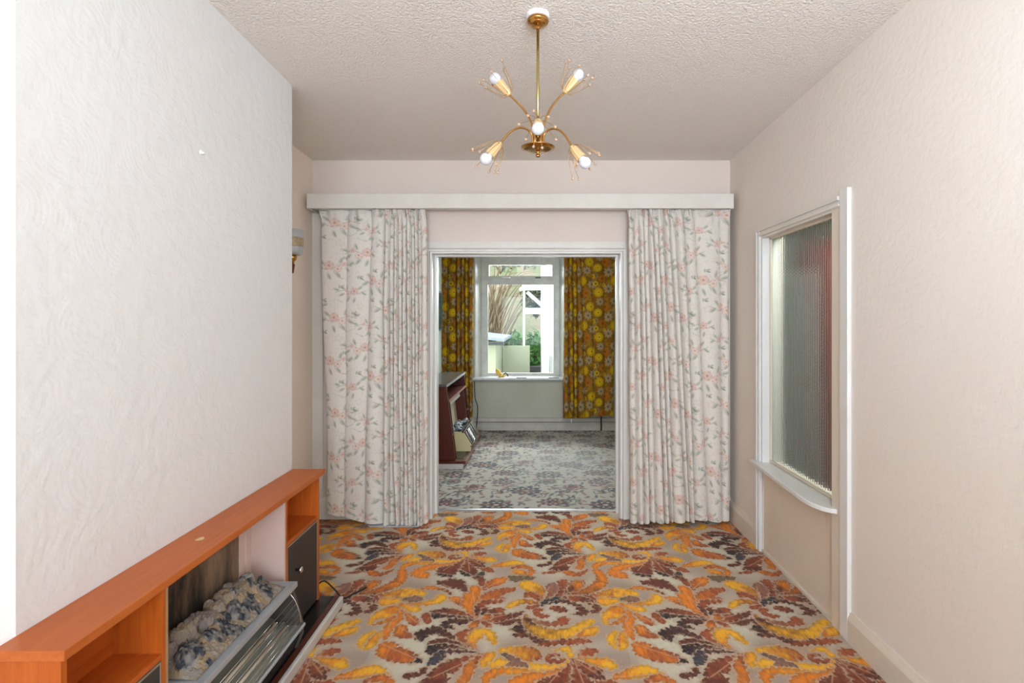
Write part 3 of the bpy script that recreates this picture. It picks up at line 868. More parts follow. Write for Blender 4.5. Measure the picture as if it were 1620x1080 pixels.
def curtain(name, d0, px_top, px_bot, amps, ztop, zbot, tile, m, label, cat, ncol=14, nrow=420, pinch=True, group=None, seed=1, ymul=1.0, uoff=0.0, swag=None):
    """fold lines given as x positions (metres) at head and hem; every gap is one outward fold"""
    rs = np.random.RandomState(seed)
    u = []
    k = []
    for i in range(len(px_top) - 1):
        w = px_top[i + 1] - px_top[i]
        n = max(ncol, int(w / .004))
        for q in range(n):
            u.append(i + q / n)
    u.append(len(px_top) - 1.0)
    u = np.array(u)
    xt = np.interp(u, range(len(px_top)), px_top)
    xb = np.interp(u, range(len(px_bot)), px_bot)
    i = np.minimum(u.astype(int), len(px_top) - 2)
    s = u - i
    amp = np.array(amps)[i]
    bulge = np.sin(PI * s) ** .5
    v = np.linspace(0, 1, nrow)[:, None]          # 0 head, 1 hem
    h = v ** .9
    X = xt[None] * (1 - h) + xb[None] * h
    grow = .55 + .45 * np.clip(v * 3, 0, 1)
    wob = (vnoise(u[None] * 1.3 + 3 + v * 0, v * 5 + u[None] * .2, seed=seed + 30) - .5)
    wob2 = (vnoise(u[None] * 2.6 + v * 0, v * 11, seed=seed + 31) - .5)
    Y = d0 + .012 - 1.6 * amp[None] * bulge[None] * grow + wob * .018 + wob2 * .004
    X = X + wob2 * .004 + (wob * .012) * v
    if pinch:                                      # gathered heading with small frills
        pn = np.exp(-((v - .0) / .045) ** 2)
        ph = vnoise(u[None] * 4.5 + v * 0, v * 14, seed=seed + 7) - .5
        Y = Y - pn * ph * .05
        X = X + pn * (vnoise(u[None] * 3.1 + v * 0, v * 20, seed=seed + 8) - .5) * .03
    zb = zbot if np.isscalar(zbot) else np.interp(u, np.linspace(0, u[-1], len(zbot)), zbot)[None]
    Z = ztop * (1 - v) + (zb + bulge[None] * .004) * v
    dx = np.diff(X[nrow // 2])
    dy = np.diff(Y[nrow // 2])
    arc = np.concatenate([[0], np.cumsum(np.hypot(dx, dy))])
    A = np.broadcast_to(arc[None] + uoff, X.shape)
    col = tile.sample(A, Z * ymul)
    o = grid(name, X, Y, Z, col, m)
    sm = o.modifiers.new('thickness', 'SOLIDIFY')
    sm.thickness = .0016
    return tag(o, label, cat, group)


def px(x, d):
    return (x - 849) * d / 810


D = 3.885
lt = [507, 549, 588, 609, 617, 624, 630, 637, 644, 650, 656, 662, 666, 675]
lb = [518, 545, 577, 607, 618, 626, 634, 641, 649, 655, 661, 667, 671, 677]
la = [.018, .022, .030, .045, .035, .05, .035, .045, .05, .035, .045, .04, .02]
curtain('floral_curtain', D, [px(a, D) for a in lt], [px(a, D) for a in lb], la, 2.386, [.082, .055, .012, .008, .006, .006, .008, .006, .006, .008, .006, .006, .006, .012], T3, M['cloth'],
        'cream floral curtain left of the opening, wide flat folds beside the wall lamp recess', 'curtain', group='floral curtains at the opening', seed=3)
rt = [994, 1002, 1010, 1017, 1024, 1031, 1039, 1048, 1056, 1066, 1082, 1098, 1138, 1153]
rb = [997, 1008, 1018, 1027, 1037, 1050, 1058, 1064, 1084, 1090, 1098, 1120, 1142, 1154]
ra = [.03, .04, .045, .035, .05, .045, .04, .05, .035, .05, .03, .035, .022]
curtain('floral_curtain', D, [px(a, D) for a in rt], [px(a, D) for a in rb], ra, 2.386, [.008, .018, .012, .03, .02, .022, .03, .028, .03, .03, .04, .03, .025, .028], T3, M['cloth'],
        'cream floral curtain right of the opening, pleats gathered beside the frame, near the hatch', 'curtain', group='floral curtains at the opening', seed=9, uoff=.21)

# retro curtains of the rear room
T4 = Tile(.50, .62, .0035, (124, 90, 32))
r4 = np.random.RandomState(8)
for i in range(90):
    T4.ell(r4.rand() * .5, r4.rand() * .62, .02 + .02 * r4.rand(), .015, r4.rand() * 3, [(160, 104, 24), (122, 84, 34), (176, 126, 26), (146, 112, 70)][i % 4], .7, .8)


def daisy(x, y, r, cp, ci, cc, n=9, pointed=False):
    for k in range(n):
        a = 2 * PI * k / n
        T4.ell(x + r * .62 * math.cos(a), y + r * .62 * math.sin(a), r * .42, r * (.2 if pointed else .27), a, cp, .95, .35)
    T4.ell(x, y, r * .6, r * .6, 0, cp, 1)
    T4.ell(x, y, r * .42, r * .42, 0, ci, 1)
    T4.ell(x, y, r * .17, r * .17, 0, cc, 1)


GY, GC = (164, 146, 112), (78, 70, 62)
for q in range(26):
    daisy(r4.rand() * .5, r4.rand() * .62, .034 + .016 * r4.rand(), [(150, 112, 34), (146, 120, 74), (160, 104, 30)][q % 3], [(164, 122, 32), (128, 100, 58), (140, 90, 28)][q % 3], (92, 66, 30), 8)
for x, y, r, kind in ((.07, .08, .058, 0), (.22, .13, .055, 1), (.38, .07, .045, 2), (.46, .19, .05, 1), (.32, .24, .062, 0), (.12, .27, .05, 2), (.03, .20, .032, 3),
                      (.22, .36, .055, 1), (.40, .38, .05, 1), (.06, .42, .05, 0), (.32, .47, .034, 3), (.17, .50, .052, 2), (.44, .50, .058, 0), (.30, .58, .05, 1), (.09, .57, .05, 1), (.15, .18, .03, 3), (.49, .30, .03, 3)):
    r *= 1.12
    if kind == 0:
        daisy(x, y, r, (196, 158, 24), (214, 176, 40), (112, 74, 20), 11)
    elif kind == 1:
        daisy(x, y, r, GY, (148, 126, 84), GC, 8, True)
    elif kind == 2:
        daisy(x, y, r, (172, 104, 26), (156, 92, 24), (104, 62, 22), 9)
    else:
        daisy(x, y, r, (206, 166, 34), (130, 90, 22), (60, 44, 24), 9)

DF = 7.10
curtain('retro_curtain', DF, [px(a, DF) for a in (660, 684, 708, 722, 729, 735, 741, 749)], [px(a, DF) for a in (660, 684, 706, 722, 730, 736, 742, 748)], [.02, .02, .03, .05, .045, .05, .04], 2.52, .215, T4, M['retro'],
        'brown and yellow retro flower curtain left of the rear window, behind the dark fireplace', 'curtain', ncol=12, nrow=260, group='retro curtains at the rear window', seed=4)
curtain('retro_curtain', DF, [px(a, DF) for a in (893, 899, 905, 912, 919, 936, 955, 974)], [px(a, DF) for a in (891, 900, 908, 914, 926, 940, 956, 970)], [.05, .045, .05, .04, .02, .02, .02], 2.52, [.20, .20, .20, .205, .20, .225, .225, .225], T4, M['retro'],
        'brown and yellow retro flower curtain right of the rear window', 'curtain', ncol=12, nrow=260, group='retro curtains at the rear window', seed=6, uoff=.13)

tr = thing('curtain_track', (0, 7.13, 2.54), 'white curtain track above the rear window', 'curtain track')
boxes('rail', [(-1.6, 1.5, 7.12, 7.135, 2.53, 2.555)], M['plastic_white'], tr)
boxes('bracket', [(-1.0, -.97, 7.135, 7.25, 2.535, 2.55)], M['plastic_white'], tr)
boxes('bracket', [(.97, 1.0, 7.135, 7.25, 2.535, 2.55)], M['plastic_white'], tr)

# pale plastic sheet that peeks out under the left floral curtain
bm = bmesh.new()
pts = []
x0, x1, y0, y1, r = px(580, 3.84), px(668, 3.84), 3.825, 3.975, .05
for cx, cy, a0 in ((x0 + r, y0 + r, PI), (x1 - r, y0 + r, 1.5 * PI), (x1 - .01, y1 - .01, 0), (x0 + .01, y1 - .01, PI / 2)):
    rr = r if cy < 3.9 else .01
    for k in range(7):
        a = a0 + PI / 2 * k / 6
        pts.append((cx + rr * math.cos(a), cy + rr * math.sin(a), .001))
add_prism(bm, pts, (0, 0, .006))
tag(obj('plastic_tray', bm, M['sheetplastic'], bevel=.002), 'pale grey plastic sheet with rounded corner poking out under the left floral curtain', 'tray')

# ------------------------------------------------------------------ serving hatch in the right wall
h = thing('window_2', (1.51, 3.0, .6), 'tall hatch with reeded glass, white frame and small shelf in the right wall', 'hatch window', kind='structure')
OZ0, OZ1, OY0, OY1 = .600, 2.108, 2.60, 3.425


def profile_bar(name, along, a0, a1, ctr, base, m, width, steps, parent):
    pass


# far upright with stepped moulding, full height
boxes('frame_upright', [(1.492, 1.512, 3.425, 3.482, 0, 2.155), (1.484, 1.492, 3.462, 3.478, 0, 2.155), (1.488, 1.492, 3.430, 3.446, 0, 2.15)], M['white_gloss'], h)
boxes('frame_lining', [(1.500, 1.600, 3.405, 3.426, .60, 2.108)], M['white_gloss'], h)
boxes('frame_lining', [(1.500, 1.600, 2.60, 3.405, 2.092, 2.110)], M['gloss'], h)
boxes('frame_head', [(1.492, 1.512, 2.525, 3.425, 2.105, 2.160), (1.482, 1.492, 2.525, 3.460, 2.138, 2.156), (1.487, 1.492, 2.525, 3.43, 2.108, 2.120)], M['gloss'], h)
boxes('frame_upright', [(1.4895, 1.511, 2.455, 2.520, 0, 2.185)], M['white_gloss'], h, bevel=.004)
boxes('frame_lining', [(1.498, 1.600, 2.524, 2.60, 0, 2.108)], M['skirt'], h)
boxes('glazing_bead', [(1.548, 1.560, 3.392, 3.405, .62, 2.092), (1.548, 1.560, 2.60, 3.405, .608, .622), (1.548, 1.560, 2.60, 3.405, 2.080, 2.092)], M['skirt'], h)
boxes('lower_panel', [(1.518, 1.532, 2.56, 3.43, 0, .585)], M['hatchpanel'], h)
boxes('floor_bead', [(1.506, 1.520, 2.52, 3.43, 0, .018)], M['skirt'], h)
# shelf with rounded near end
bm = bmesh.new()
pts = [(1.555, 3.50, .578), (1.452, 3.50, .578)]
pts += [(1.440, 3.30, .578), (1.422, 2.95, .578), (1.412, 2.72, .578)]
for k in range(1, 9):
    a = k / 8 * PI / 2
    pts.append((1.412 + .100 * (1 - math.cos(a)), 2.72 - .17 * math.sin(a), .578))
pts += [(1.555, 2.55, .578)]
add_prism(bm, pts, (0, 0, .024))
obj('hatch_shelf', bm, M['white_gloss'], h, bevel=.004)
# reeded glass: flutes with cross ripples on the room side, flat behind
ny, nz = 480, 620
yy = np.linspace(OY0, OY1 - .02, ny)
zz = np.linspace(.606, 2.096, nz)
GY_, GZ_ = np.meshgrid(yy, zz)
fl_p = .0215
GX_ = 1.563 - .0032 * np.abs(np.sin(PI * GY_ / fl_p)) - .0006 * np.sin(2 * PI * GZ_ / .0185 + 2.6 * np.floor(GY_ / fl_p))
# front sheet + back sheet joined into a closed slab
me_o = grid('reeded_pane', GX_, GY_, GZ_, None, M['reeded'], h)
bm = bmesh.new()
bm.from_mesh(me_o.data)
edges = [e for e in bm.edges if e.is_boundary]
ret = bmesh.ops.extrude_edge_only(bm, edges=edges)
nv = [v for v in ret['geom'] if isinstance(v, bmesh.types.BMVert)]
for v in nv:
    v.co.x = 1.569
bmesh.ops.holes_fill(bm, edges=[e for e in bm.edges if e.is_boundary])
bmesh.ops.recalc_face_normals(bm, faces=bm.faces)
for f_ in bm.faces:
    f_.smooth = len(f_.verts) == 4 and min(v.co.x for v in f_.verts) < 1.5665 and max(v.co.x for v in f_.verts) < 1.5665
bm.to_mesh(me_o.data)
bm.free()

# hallway that the hatch looks into
hallm = mat('hall_grey_green_paint', (116, 118, 102), .8)
struct('wall_hall_far', [(1.62, 2.60, 6.0, 6.1, 0, 2.8)], mat('hall_pale_teal_paint', (176, 206, 200), .7), 'pale teal end wall seen through the reeded glass', 'wall')
struct('wall_hall_side', [(2.5, 2.6, 1.4, 6.1, 0, 2.8)], hallm, 'grey green hall wall seen through the reeded glass', 'wall')
struct('wall_hall_near', [(1.62, 2.6, 1.3, 1.4, 0, 2.8)], hallm, 'hall end wall on the near side of the hatch', 'wall')
struct('ceiling_hall', [(1.61, 2.6, 1.3, 6.1, 2.8, 2.9)], hallm, 'hall ceiling behind the reeded glass', 'ceiling')
rd = mat('dark_red_cloth', (148, 50, 48), .85)
cu = bmesh.new()
pts = []
for i in range(41):
    y = 3.86 + .66 * i / 40
    pts.append((2.28 + .02 * math.sin(i * 1.1), y))
add_prism(cu, [(a, b, 0) for a, b in pts] + [(a + .05, b, 0) for a, b in reversed(pts)], (0, 0, 2.2))
tag(obj('red_drape', cu, rd), 'dark red cloth hanging in the hall, blurred behind the reeded glass', 'cloth')
pd = thing('hall_door', (2.3, 4.85, 0), 'pale door edge in the hall, blurred behind the far side of the reeded glass', 'door')
boxes('door_leaf', [(2.20, 2.24, 4.62, 5.35, .01, 2.0)], mat('pale_blue_gloss', (196, 222, 222), .5), pd)
kb = bmesh.new()
add_ball(kb, (2.17, 4.70, 1.0), .03)
obj('door_knob', kb, M['brass'], pd, smooth=True)

# ------------------------------------------------------------------ teak fireplace surround
SX = -1.168          # front plane of the surround
fp = thing('fireplace_surround', (-1.25, 2.0, 0), 'long low orange teak fireplace surround with shelf niches, against the left wall', 'fireplace')
ZT = .735
boxes('mantel_shelf', [(-1.333, -1.153, 1.249, 2.795, ZT - .026, ZT)], M['teaktop'], fp, bevel=.002)
boxes('end_panel', [(-1.331, SX, 1.257, 1.273, .052, ZT - .026)], M['teak_v'], fp)
boxes('end_panel', [(-1.331, SX, 2.735, 2.751, .052, ZT - .026)], M['teak_v'], fp)
boxes('divider', [(-1.331, SX, 1.598, 1.612, .052, ZT - .026)], M['teak_v'], fp)
boxes('divider', [(-1.331, SX, 2.385, 2.399, .052, ZT - .026)], M['teak_v'], fp)
boxes('divider_edging', [(-1.331, SX - .001, 1.612, 1.624, .052, ZT - .026)], mat('tan_edging', (176, 140, 104), .5), fp)
boxes('side_lining', [(-1.331, SX - .001, 2.372, 2.385, .052, ZT - .026)], M['pinkpaint'], fp)
boxes('front_edging', [(SX - .004, SX + .002, 2.366, 2.373, .052, ZT - .026)], M['pinkpaint'], fp)
boxes('niche_shelf', [(-1.331, SX - .002, 1.273, 1.598, .485, .503)], M['teak'], fp)
boxes('niche_shelf', [(-1.331, SX - .002, 2.399, 2.735, .485, .503)], M['teak'], fp)
boxes('niche_back', [(-1.332, -1.322, 1.273, 1.598, .503, ZT - .026)], M['teak'], fp)
boxes('niche_back', [(-1.332, -1.322, 2.399, 2.735, .503, ZT - .026)], M['teak'], fp)
for y0, y1 in ((1.276, 1.595), (2.402, 2.732)):
    d = boxes('cupboard_door', [(SX - .016, SX - .002, y0 + .006, y1 - .006, .062, .474)], M['black'], fp)
    boxes('door_edging', [(SX - .017, SX - .0015, y0, y1, .474, .480), (SX - .017, SX - .0015, y0, y0 + .006, .058, .474),
                          (SX - .017, SX - .0015, y1 - .006, y1, .058, .474)], mat('aluminium_edging', (176, 160, 140), .4, metal=.5), d)
    kb = bmesh.new()
    yk = 2.49 if y0 > 2 else 1.52
    add_lathe(kb, (SX - .002, yk, .332), (1, 0, 0), [(0, .007), (.016, .006), (.018, .014), (.026, .015), (.030, .012), (.030, .004), (.027, 0)], 20)
    obj('knob', kb, M['chrome'], d, smooth=True)
boxes('back_panel', [(-1.332, -1.322, 1.612, 2.272, .052, ZT - .026)], M['soot'], fp)
boxes('back_moulding', [(-1.332, -1.318, 2.272, 2.300, .052, ZT - .026), (-1.332, -1.312, 2.318, 2.334, .052, ZT - .026), (-1.332, -1.322, 2.300, 2.372, .052, ZT - .026)], M['pinkpaint'], fp)
boxes('hearth_board', [(-1.333, -1.095, 1.22, 2.778, .004, .050)], M['blackgloss'], fp)
boxes('hearth_edging', [(-1.095, -1.068, 1.22, 2.778, .004, .052)], mat('dark_brown_hearth_edge', (84, 42, 26), .35), fp)
boxes('hearth_trim', [(-1.068, -1.046, 1.22, 2.775, .002, .053)], mat('pale_grey_metal_trim', (208, 202, 194), .4, metal=.2), fp, bevel=.006)


# paint scuff on the shelf (worn mark with its own shape) in the top's material
nt = M['teaktop'].node_tree
P = nt.nodes['Principled BSDF']
tc = [n for n in nt.nodes if n.type == 'TEX_COORD'][0]
old = P.inputs['Base Color'].links[0].from_socket
mp = nt.nodes.new('ShaderNodeMapping')
mp.vector_type = 'POINT'
d_ = .805 * 810 / (852 - 508)
mp.inputs['Location'].default_value = (-px(317, d_) / .022, -d_ / .03, -ZT / .05)
mp.inputs['Scale'].default_value = (1 / .022, 1 / .03, 1 / .05)
nt.links.new(tc.outputs['Object'], mp.inputs[0])
ln = nt.nodes.new('ShaderNodeVectorMath')
ln.operation = 'LENGTH'
nt.links.new(mp.outputs[0], ln.inputs[0])
nn = nt.nodes.new('ShaderNodeTexNoise')
nn.inputs['Scale'].default_value = 60
nt.links.new(tc.outputs['Object'], nn.inputs['Vector'])
ad = nt.nodes.new('ShaderNodeMath')
ad.operation = 'ADD'
nt.links.new(ln.outputs['Value'], ad.inputs[0])
nt.links.new(nn.outputs['Fac'], ad.inputs[1])
lt_ = nt.nodes.new('ShaderNodeMath')
lt_.operation = 'LESS_THAN'
lt_.inputs[1].default_value = 1.05
nt.links.new(ad.outputs[0], lt_.inputs[0])
mx = nt.nodes.new('ShaderNodeMix')
mx.data_type = 'RGBA'
mx.inputs[7].default_value = L4((222, 190, 140))
nt.links.new(lt_.outputs[0], mx.inputs[0])
nt.links.new(old, mx.inputs[6])
nt.links.new(mx.outputs[2], P.inputs['Base Color'])

# ------------------------------------------------------------------ electric fire in the near surround
ef = thing('electric_fire', (-1.18, 2.0, .05), 'grey electric fire with moulded coals and two rods, in the teak surround', 'electric heater')
Y0, Y1 = 1.665, 2.340


def prof(name, pts, y0, y1, m, parent=ef, bev=0):
    bm = bmesh.new()
    add_prism(bm, [(a, y0, b) for a, b in pts], (0, y1 - y0, 0))
    return obj(name, bm, m, parent, bevel=bev)


prof('top_plate', [(-1.312, .332), (-1.098, .326), (-1.092, .330), (-1.092, .353), (-1.312, .353)], Y0, Y1, M['steelgrey'], bev=.002)
prof('fascia', [(-1.099, .338), (-1.110, .318), (-1.128, .305), (-1.134, .310), (-1.118, .325), (-1.108, .338)], Y0 + .004, Y1 - .02, M['steelgrey'])
for a, b in ((Y0 + .002, Y0 + .014), (Y1 - .014, Y1 - .002)):
    prof('side_cheek', [(-1.300, .338), (-1.112, .338), (-1.062, .160), (-1.064, .120), (-1.09, .056), (-1.300, .056)], a, b, mat('dark_grey_enamel', (92, 86, 80), .4, metal=.3))
prof('back_casing', [(-1.312, .338), (-1.296, .338), (-1.296, .056), (-1.312, .056)], Y0, Y1, M['darkcavity'])
prof('base_casing', [(-1.296, .056), (-1.10, .056), (-1.075, .12), (-1.09, .128), (-1.296, .075)], Y0 + .014, Y1 - .014, M['darkcavity'])
# curved reflector dish
pr = []
for k in range(13):
    a = PI * (.48 + .62 * k / 12)
    pr.append((-1.150 + .105 * math.cos(a), .235 + .105 * math.sin(a)))
pr_o = [(-1.150 + (p[0] + 1.150) * 1.03, .235 + (p[1] - .235) * 1.03) for p in pr]
pr = pr + [(-1.066, .152)]
pr_o = pr_o + [(-1.066, .149)]
prof('reflector', pr + list(reversed(pr_o)), Y0 + .014, Y1 - .014, M['reflector'])
prof('front_lip', [(-1.072, .145), (-1.058, .150), (-1.055, .160), (-1.060, .166), (-1.074, .160)], Y0, Y1, M['steelgrey'], bev=.001)
for cx, cz in ((-1.160, .196), (-1.112, .182)):
    bm = bmesh.new()
    add_tube(bm, [(cx, Y0 + .05, cz), (cx, Y1 - .07, cz)], .0075, 12)
    rd_ = obj('heating_rod', bm, M['ceramic'], ef, smooth=True)
    bm = bmesh.new()
    add_box(bm, cx - .013, cx + .013, Y1 - .075, Y1 - .014, cz - .016, cz + .012)
    obj('rod_holder', bm, M['chrome'], rd_, bevel=.003)
    bm = bmesh.new()
    add_box(bm, cx - .013, cx + .013, Y0 + .014, Y0 + .058, cz - .016, cz + .012)
    obj('rod_holder', bm, M['chrome'], rd_, bevel=.003)
# wire guard: bars along the length on a bowed line, short hoops at each end
gp = [(-1.118, .306), (-1.100, .284), (-1.089, .262), (-1.081, .240), (-1.075, .218), (-1.071, .197), (-1.068, .176)]
for a, b in gp:
    bm = bmesh.new()
    add_tube(bm, [(a, Y0 + .012, b), (a, Y1 - .012, b)], .0022, 6)
    obj('guard_bar', bm, M['chrome'], ef, smooth=True)
for yy_ in (Y1 - .02, Y0 + .02):
    bm = bmesh.new()
    add_tube(bm, spline([(a, yy_, b) for a, b in gp], 4), .0024, 6)
    obj('guard_hoop', bm, M['chrome'], ef, smooth=True)
# moulded coal bed
ry = np.linspace(1.690, 2.285, 210)
rx = np.linspace(-1.308, -1.122, 80)
BX, BY = np.meshgrid(rx, ry)
H = np.zeros_like(BX)
K = np.zeros_like(BX)
rc = np.random.RandomState(19)
lumps = []
for i in range(90):
    cx, cy = -1.29 + .16 * rc.rand(), 1.71 + .59 * rc.rand()
    sc = .014 + .022 * rc.rand()
    a = rc.rand() * PI
    hgt = (.025 + .05 * rc.rand()) * (1.25 - .9 * (cx + 1.29) / .16)
    lumps.append((cx, cy, sc, sc * (.6 + .9 * rc.rand()), a, hgt, i))
for cx, cy, s1, s2, a, hg, i in lumps:
    u = (BX - cx) * math.cos(a) + (BY - cy) * math.sin(a)
    v = -(BX - cx) * math.sin(a) + (BY - cy) * math.cos(a)
    q = np.abs(u / s1) ** 3 + np.abs(v / s2) ** 3
    hh = hg * np.clip(1.25 - q, 0, 1) ** .5
    K = np.where(hh > H, i % 7 + 1, K)
    H = np.maximum(H, hh)
big = .022 + .020 * vnoise(BY / .11, BX / .4, seed=2)
slope = np.clip((-1.122 - BX) / .075, 0, 1) ** .7
edge = np.clip((BY - 1.690) / .05, 0, 1) ** .6 * np.clip((2.285 - BY) / .03, 0, 1) ** .6
fine = (vnoise(BX / .006, BY / .006, seed=14) - .5) * .009 + (vnoise(BX / .0028, BY / .0028, seed=15) - .5) * .004
Zc = .352 + .006 + (big + H * .8) * slope * edge + fine * edge
ash, tan, coalc, pink = lin((150, 142, 134)), lin((160, 136, 106)), lin((66, 68, 74)), lin((146, 130, 120))
cc = np.ones(BX.shape + (3,)) * tan
n1 = np.clip(vnoise(BX / .03, BY / .03, seed=40) * 1.6 - .4, 0, 1)[..., None]
cc = cc * (1 - n1) + ash * n1
dk = np.isin(K, [2, 5, 7])
n2 = vnoise(BX / .004, BY / .004, seed=41)[..., None]
n5 = vnoise(BX / .010, BY / .010, seed=43)[..., None]
mixd = np.clip((n5 - .25) * 2.2, 0, 1)
cl = coalc * (.40 + 1.7 * n2 ** 2) * mixd + ash * .8 * (1 - mixd)
cc = np.where(dk[..., None], cl, cc)
cc = np.where((K == 3)[..., None], pink * (.9 + .2 * n2), cc)
cb = grid('coal_bed', BX, BY, Zc, cc, M['coal'], ef)
sm = cb.modifiers.new('thickness', 'SOLIDIFY')
sm.thickness = .006
sm.offset = -1

bm = bmesh.new()
add_tube(bm, spline([(-1.20, 2.79, .10), (-1.16, 2.80, .12), (-1.11, 2.82, .06), (-1.07, 2.83, .010), (-1.03, 2.88, .008), (-.98, 2.95, .008)], 8), .0042, 8)
tag(obj('power_cable', bm, M['cable'], smooth=True), 'thin black cable curling over the carpet at the far end of the teak surround', 'cable')

# ------------------------------------------------------------------ wall lamp in the recess
wl = thing('wall_lamp', (XL, 3.44, 2.0), 'frosted glass wall lamp with gold band, half hidden behind the chimney breast', 'wall lamp')
wx, wy = -1.642, 3.44
bm = bmesh.new()
add_lathe(bm, (wx, wy, 1.985), (0, 0, 1), [(0, .052), (.004, .060), (.03, .066), (.165, .070), (.168, .068), (.16, .064), (.03, .060), (.008, .05)], 32)
sh = obj('lamp_shade', bm, mat('frosted_shade_glass', (206, 206, 206), .35, trans=.25), wl, smooth=True)
bm = bmesh.new()
add_lathe(bm, (wx, wy, 2.040), (0, 0, 1), [(0, .0685), (.003, .0700), (.058, .0712), (.06, .070)], 32)
obj('gold_band', bm, mat('mottled_gold_band', (196, 178, 148), .5, metal=.3, noise=(60, (160, 136, 100), (1, 1, 1), .2)), sh, smooth=True)
bm = bmesh.new()
add_lathe(bm, (wx, wy, 1.925), (0, 0, 1), [(0, .008), (.004, .012), (.02, .014), (.026, .026), (.05, .030), (.060, .024), (.062, .01)], 24)
obj('brass_cup', bm, M['brass'], wl, smooth=True)
bm = bmesh.new()
add_tube(bm, spline([(wx, wy, 1.93), (wx - .02, wy, 1.912), (wx - .07, wy, 1.93), (XL + .004, wy, 1.96)], 6), .005, 8)
obj('bracket_arm', bm, M['brass'], wl, smooth=True)
bm = bmesh.new()
add_lathe(bm, (wx, wy, 1.862), (0, 0, 1), [(0, .005), (.004, .009), (.06, .017), (.064, .012)], 16)
obj('wooden_pendant_tip', bm, mat('dark_teak_tip', (112, 58, 34), .4), wl, smooth=True)
boxes('back_plate', [(XL, XL + .014, wy - .045, wy + .045, 1.88, 2.06)], mat('dark_teak_plate', (112, 58, 34), .4), wl, bevel=.004)

# ------------------------------------------------------------------ plaster plug on the chimney breast
bm = bmesh.new()
d_ = 1.333 * 810 / (849 - 318)
add_lathe(bm, (-1.335, d_, EYE + (508 - 241) * d_ / 810), (1, .1, -.2), [(0, .011), (.003, .010), (.006, .006), (.014, .005), (.016, 0)], 12)
tag(obj('plaster_plug', bm, M['plastic_white'], smooth=True), 'small white plaster lump high on the chimney breast', 'wall plug')

# ------------------------------------------------------------------ chandelier
DC = 2.17
SC = DC / 810


def cp(x, y, dd=0.0):
    d = DC + dd
    return Vector(((x - 849) * d / 810, d, EYE + (508 - y) * d / 810))


cc0 = cp(851, 200)
cx, cy = cc0.x, cc0.y
zc = ceil_z(cy)
ch = thing('chandelier', (cx, cy, zc), 'brass five arm chandelier with white bulbs and beaded wire sprays, hanging from the ceiling', 'chandelier')
bm = bmesh.new()
add_lathe(bm, (cx, cy, zc + .004), (0, 0, -1), [(0, .050), (.010, .050), (.018, .046), (.020, .02)], 32)
obj('ceiling_rose', bm, M['plastic_white'], ch, smooth=False)
bm = bmesh.new()
add_lathe(bm, (cx, cy, zc - .012), (0, 0, -1), [(0, .040), (.006, .045), (.012, .046), (.018, .044), (.021, .037), (.024, .036), (.030, .030), (.034, .018), (.036, .010), (.044, .009), (.046, .006)], 32)
obj('canopy', bm, M['brass'], ch, smooth=True)
zh = cp(851, 178).z
bm = bmesh.new()
add_tube(bm, [(cx, cy, zc - .05), (cx, cy, zh - .12)], .0062, 12)
obj('drop_rod', bm, M['olivebrass'], ch, smooth=True)
zd = cp(851, 236).z
bm = bmesh.new()
add_lathe(bm, (cx, cy, zd - .006), (0, 0, 1), [(0, .008), (.0, .030), (.004, .052), (.010, .071), (.013, .072), (.014, .068), (.008, .03), (.008, .006)], 40)
obj('bottom_dish', bm, M['brass'], ch, smooth=True)
bm = bmesh.new()
add_lathe(bm, (cx, cy, zd - .034), (0, 0, 1), [(0, .004), (.002, .009), (.010, .0095), (.012, .006), (.016, .006), (.018, .010), (.024, .008), (.030, .004)], 20)
obj('finial', bm, M['brass'], ch, smooth=True)
for k in range(5):
    a = 2 * PI * k / 5 + PI / 2
    bm = bmesh.new()
    add_tube(bm, [(cx + .022 * math.cos(a), cy + .022 * math.sin(a), zd + .004), (cx + .022 * math.cos(a), cy + .022 * math.sin(a), zd + .068)], .006, 10)
    obj('arm_sleeve', bm, M['brass'], ch, smooth=True)
bm = bmesh.new()
add_lathe(bm, (cx, cy, zd + .050), (0, 0, 1), [(0, .006), (.003, .018), (.010, .020), (.014, .014), (.018, .010), (.022, .008)], 24)
obj('hub', bm, M['brass'], ch, smooth=True)
rr = random.Random(4)


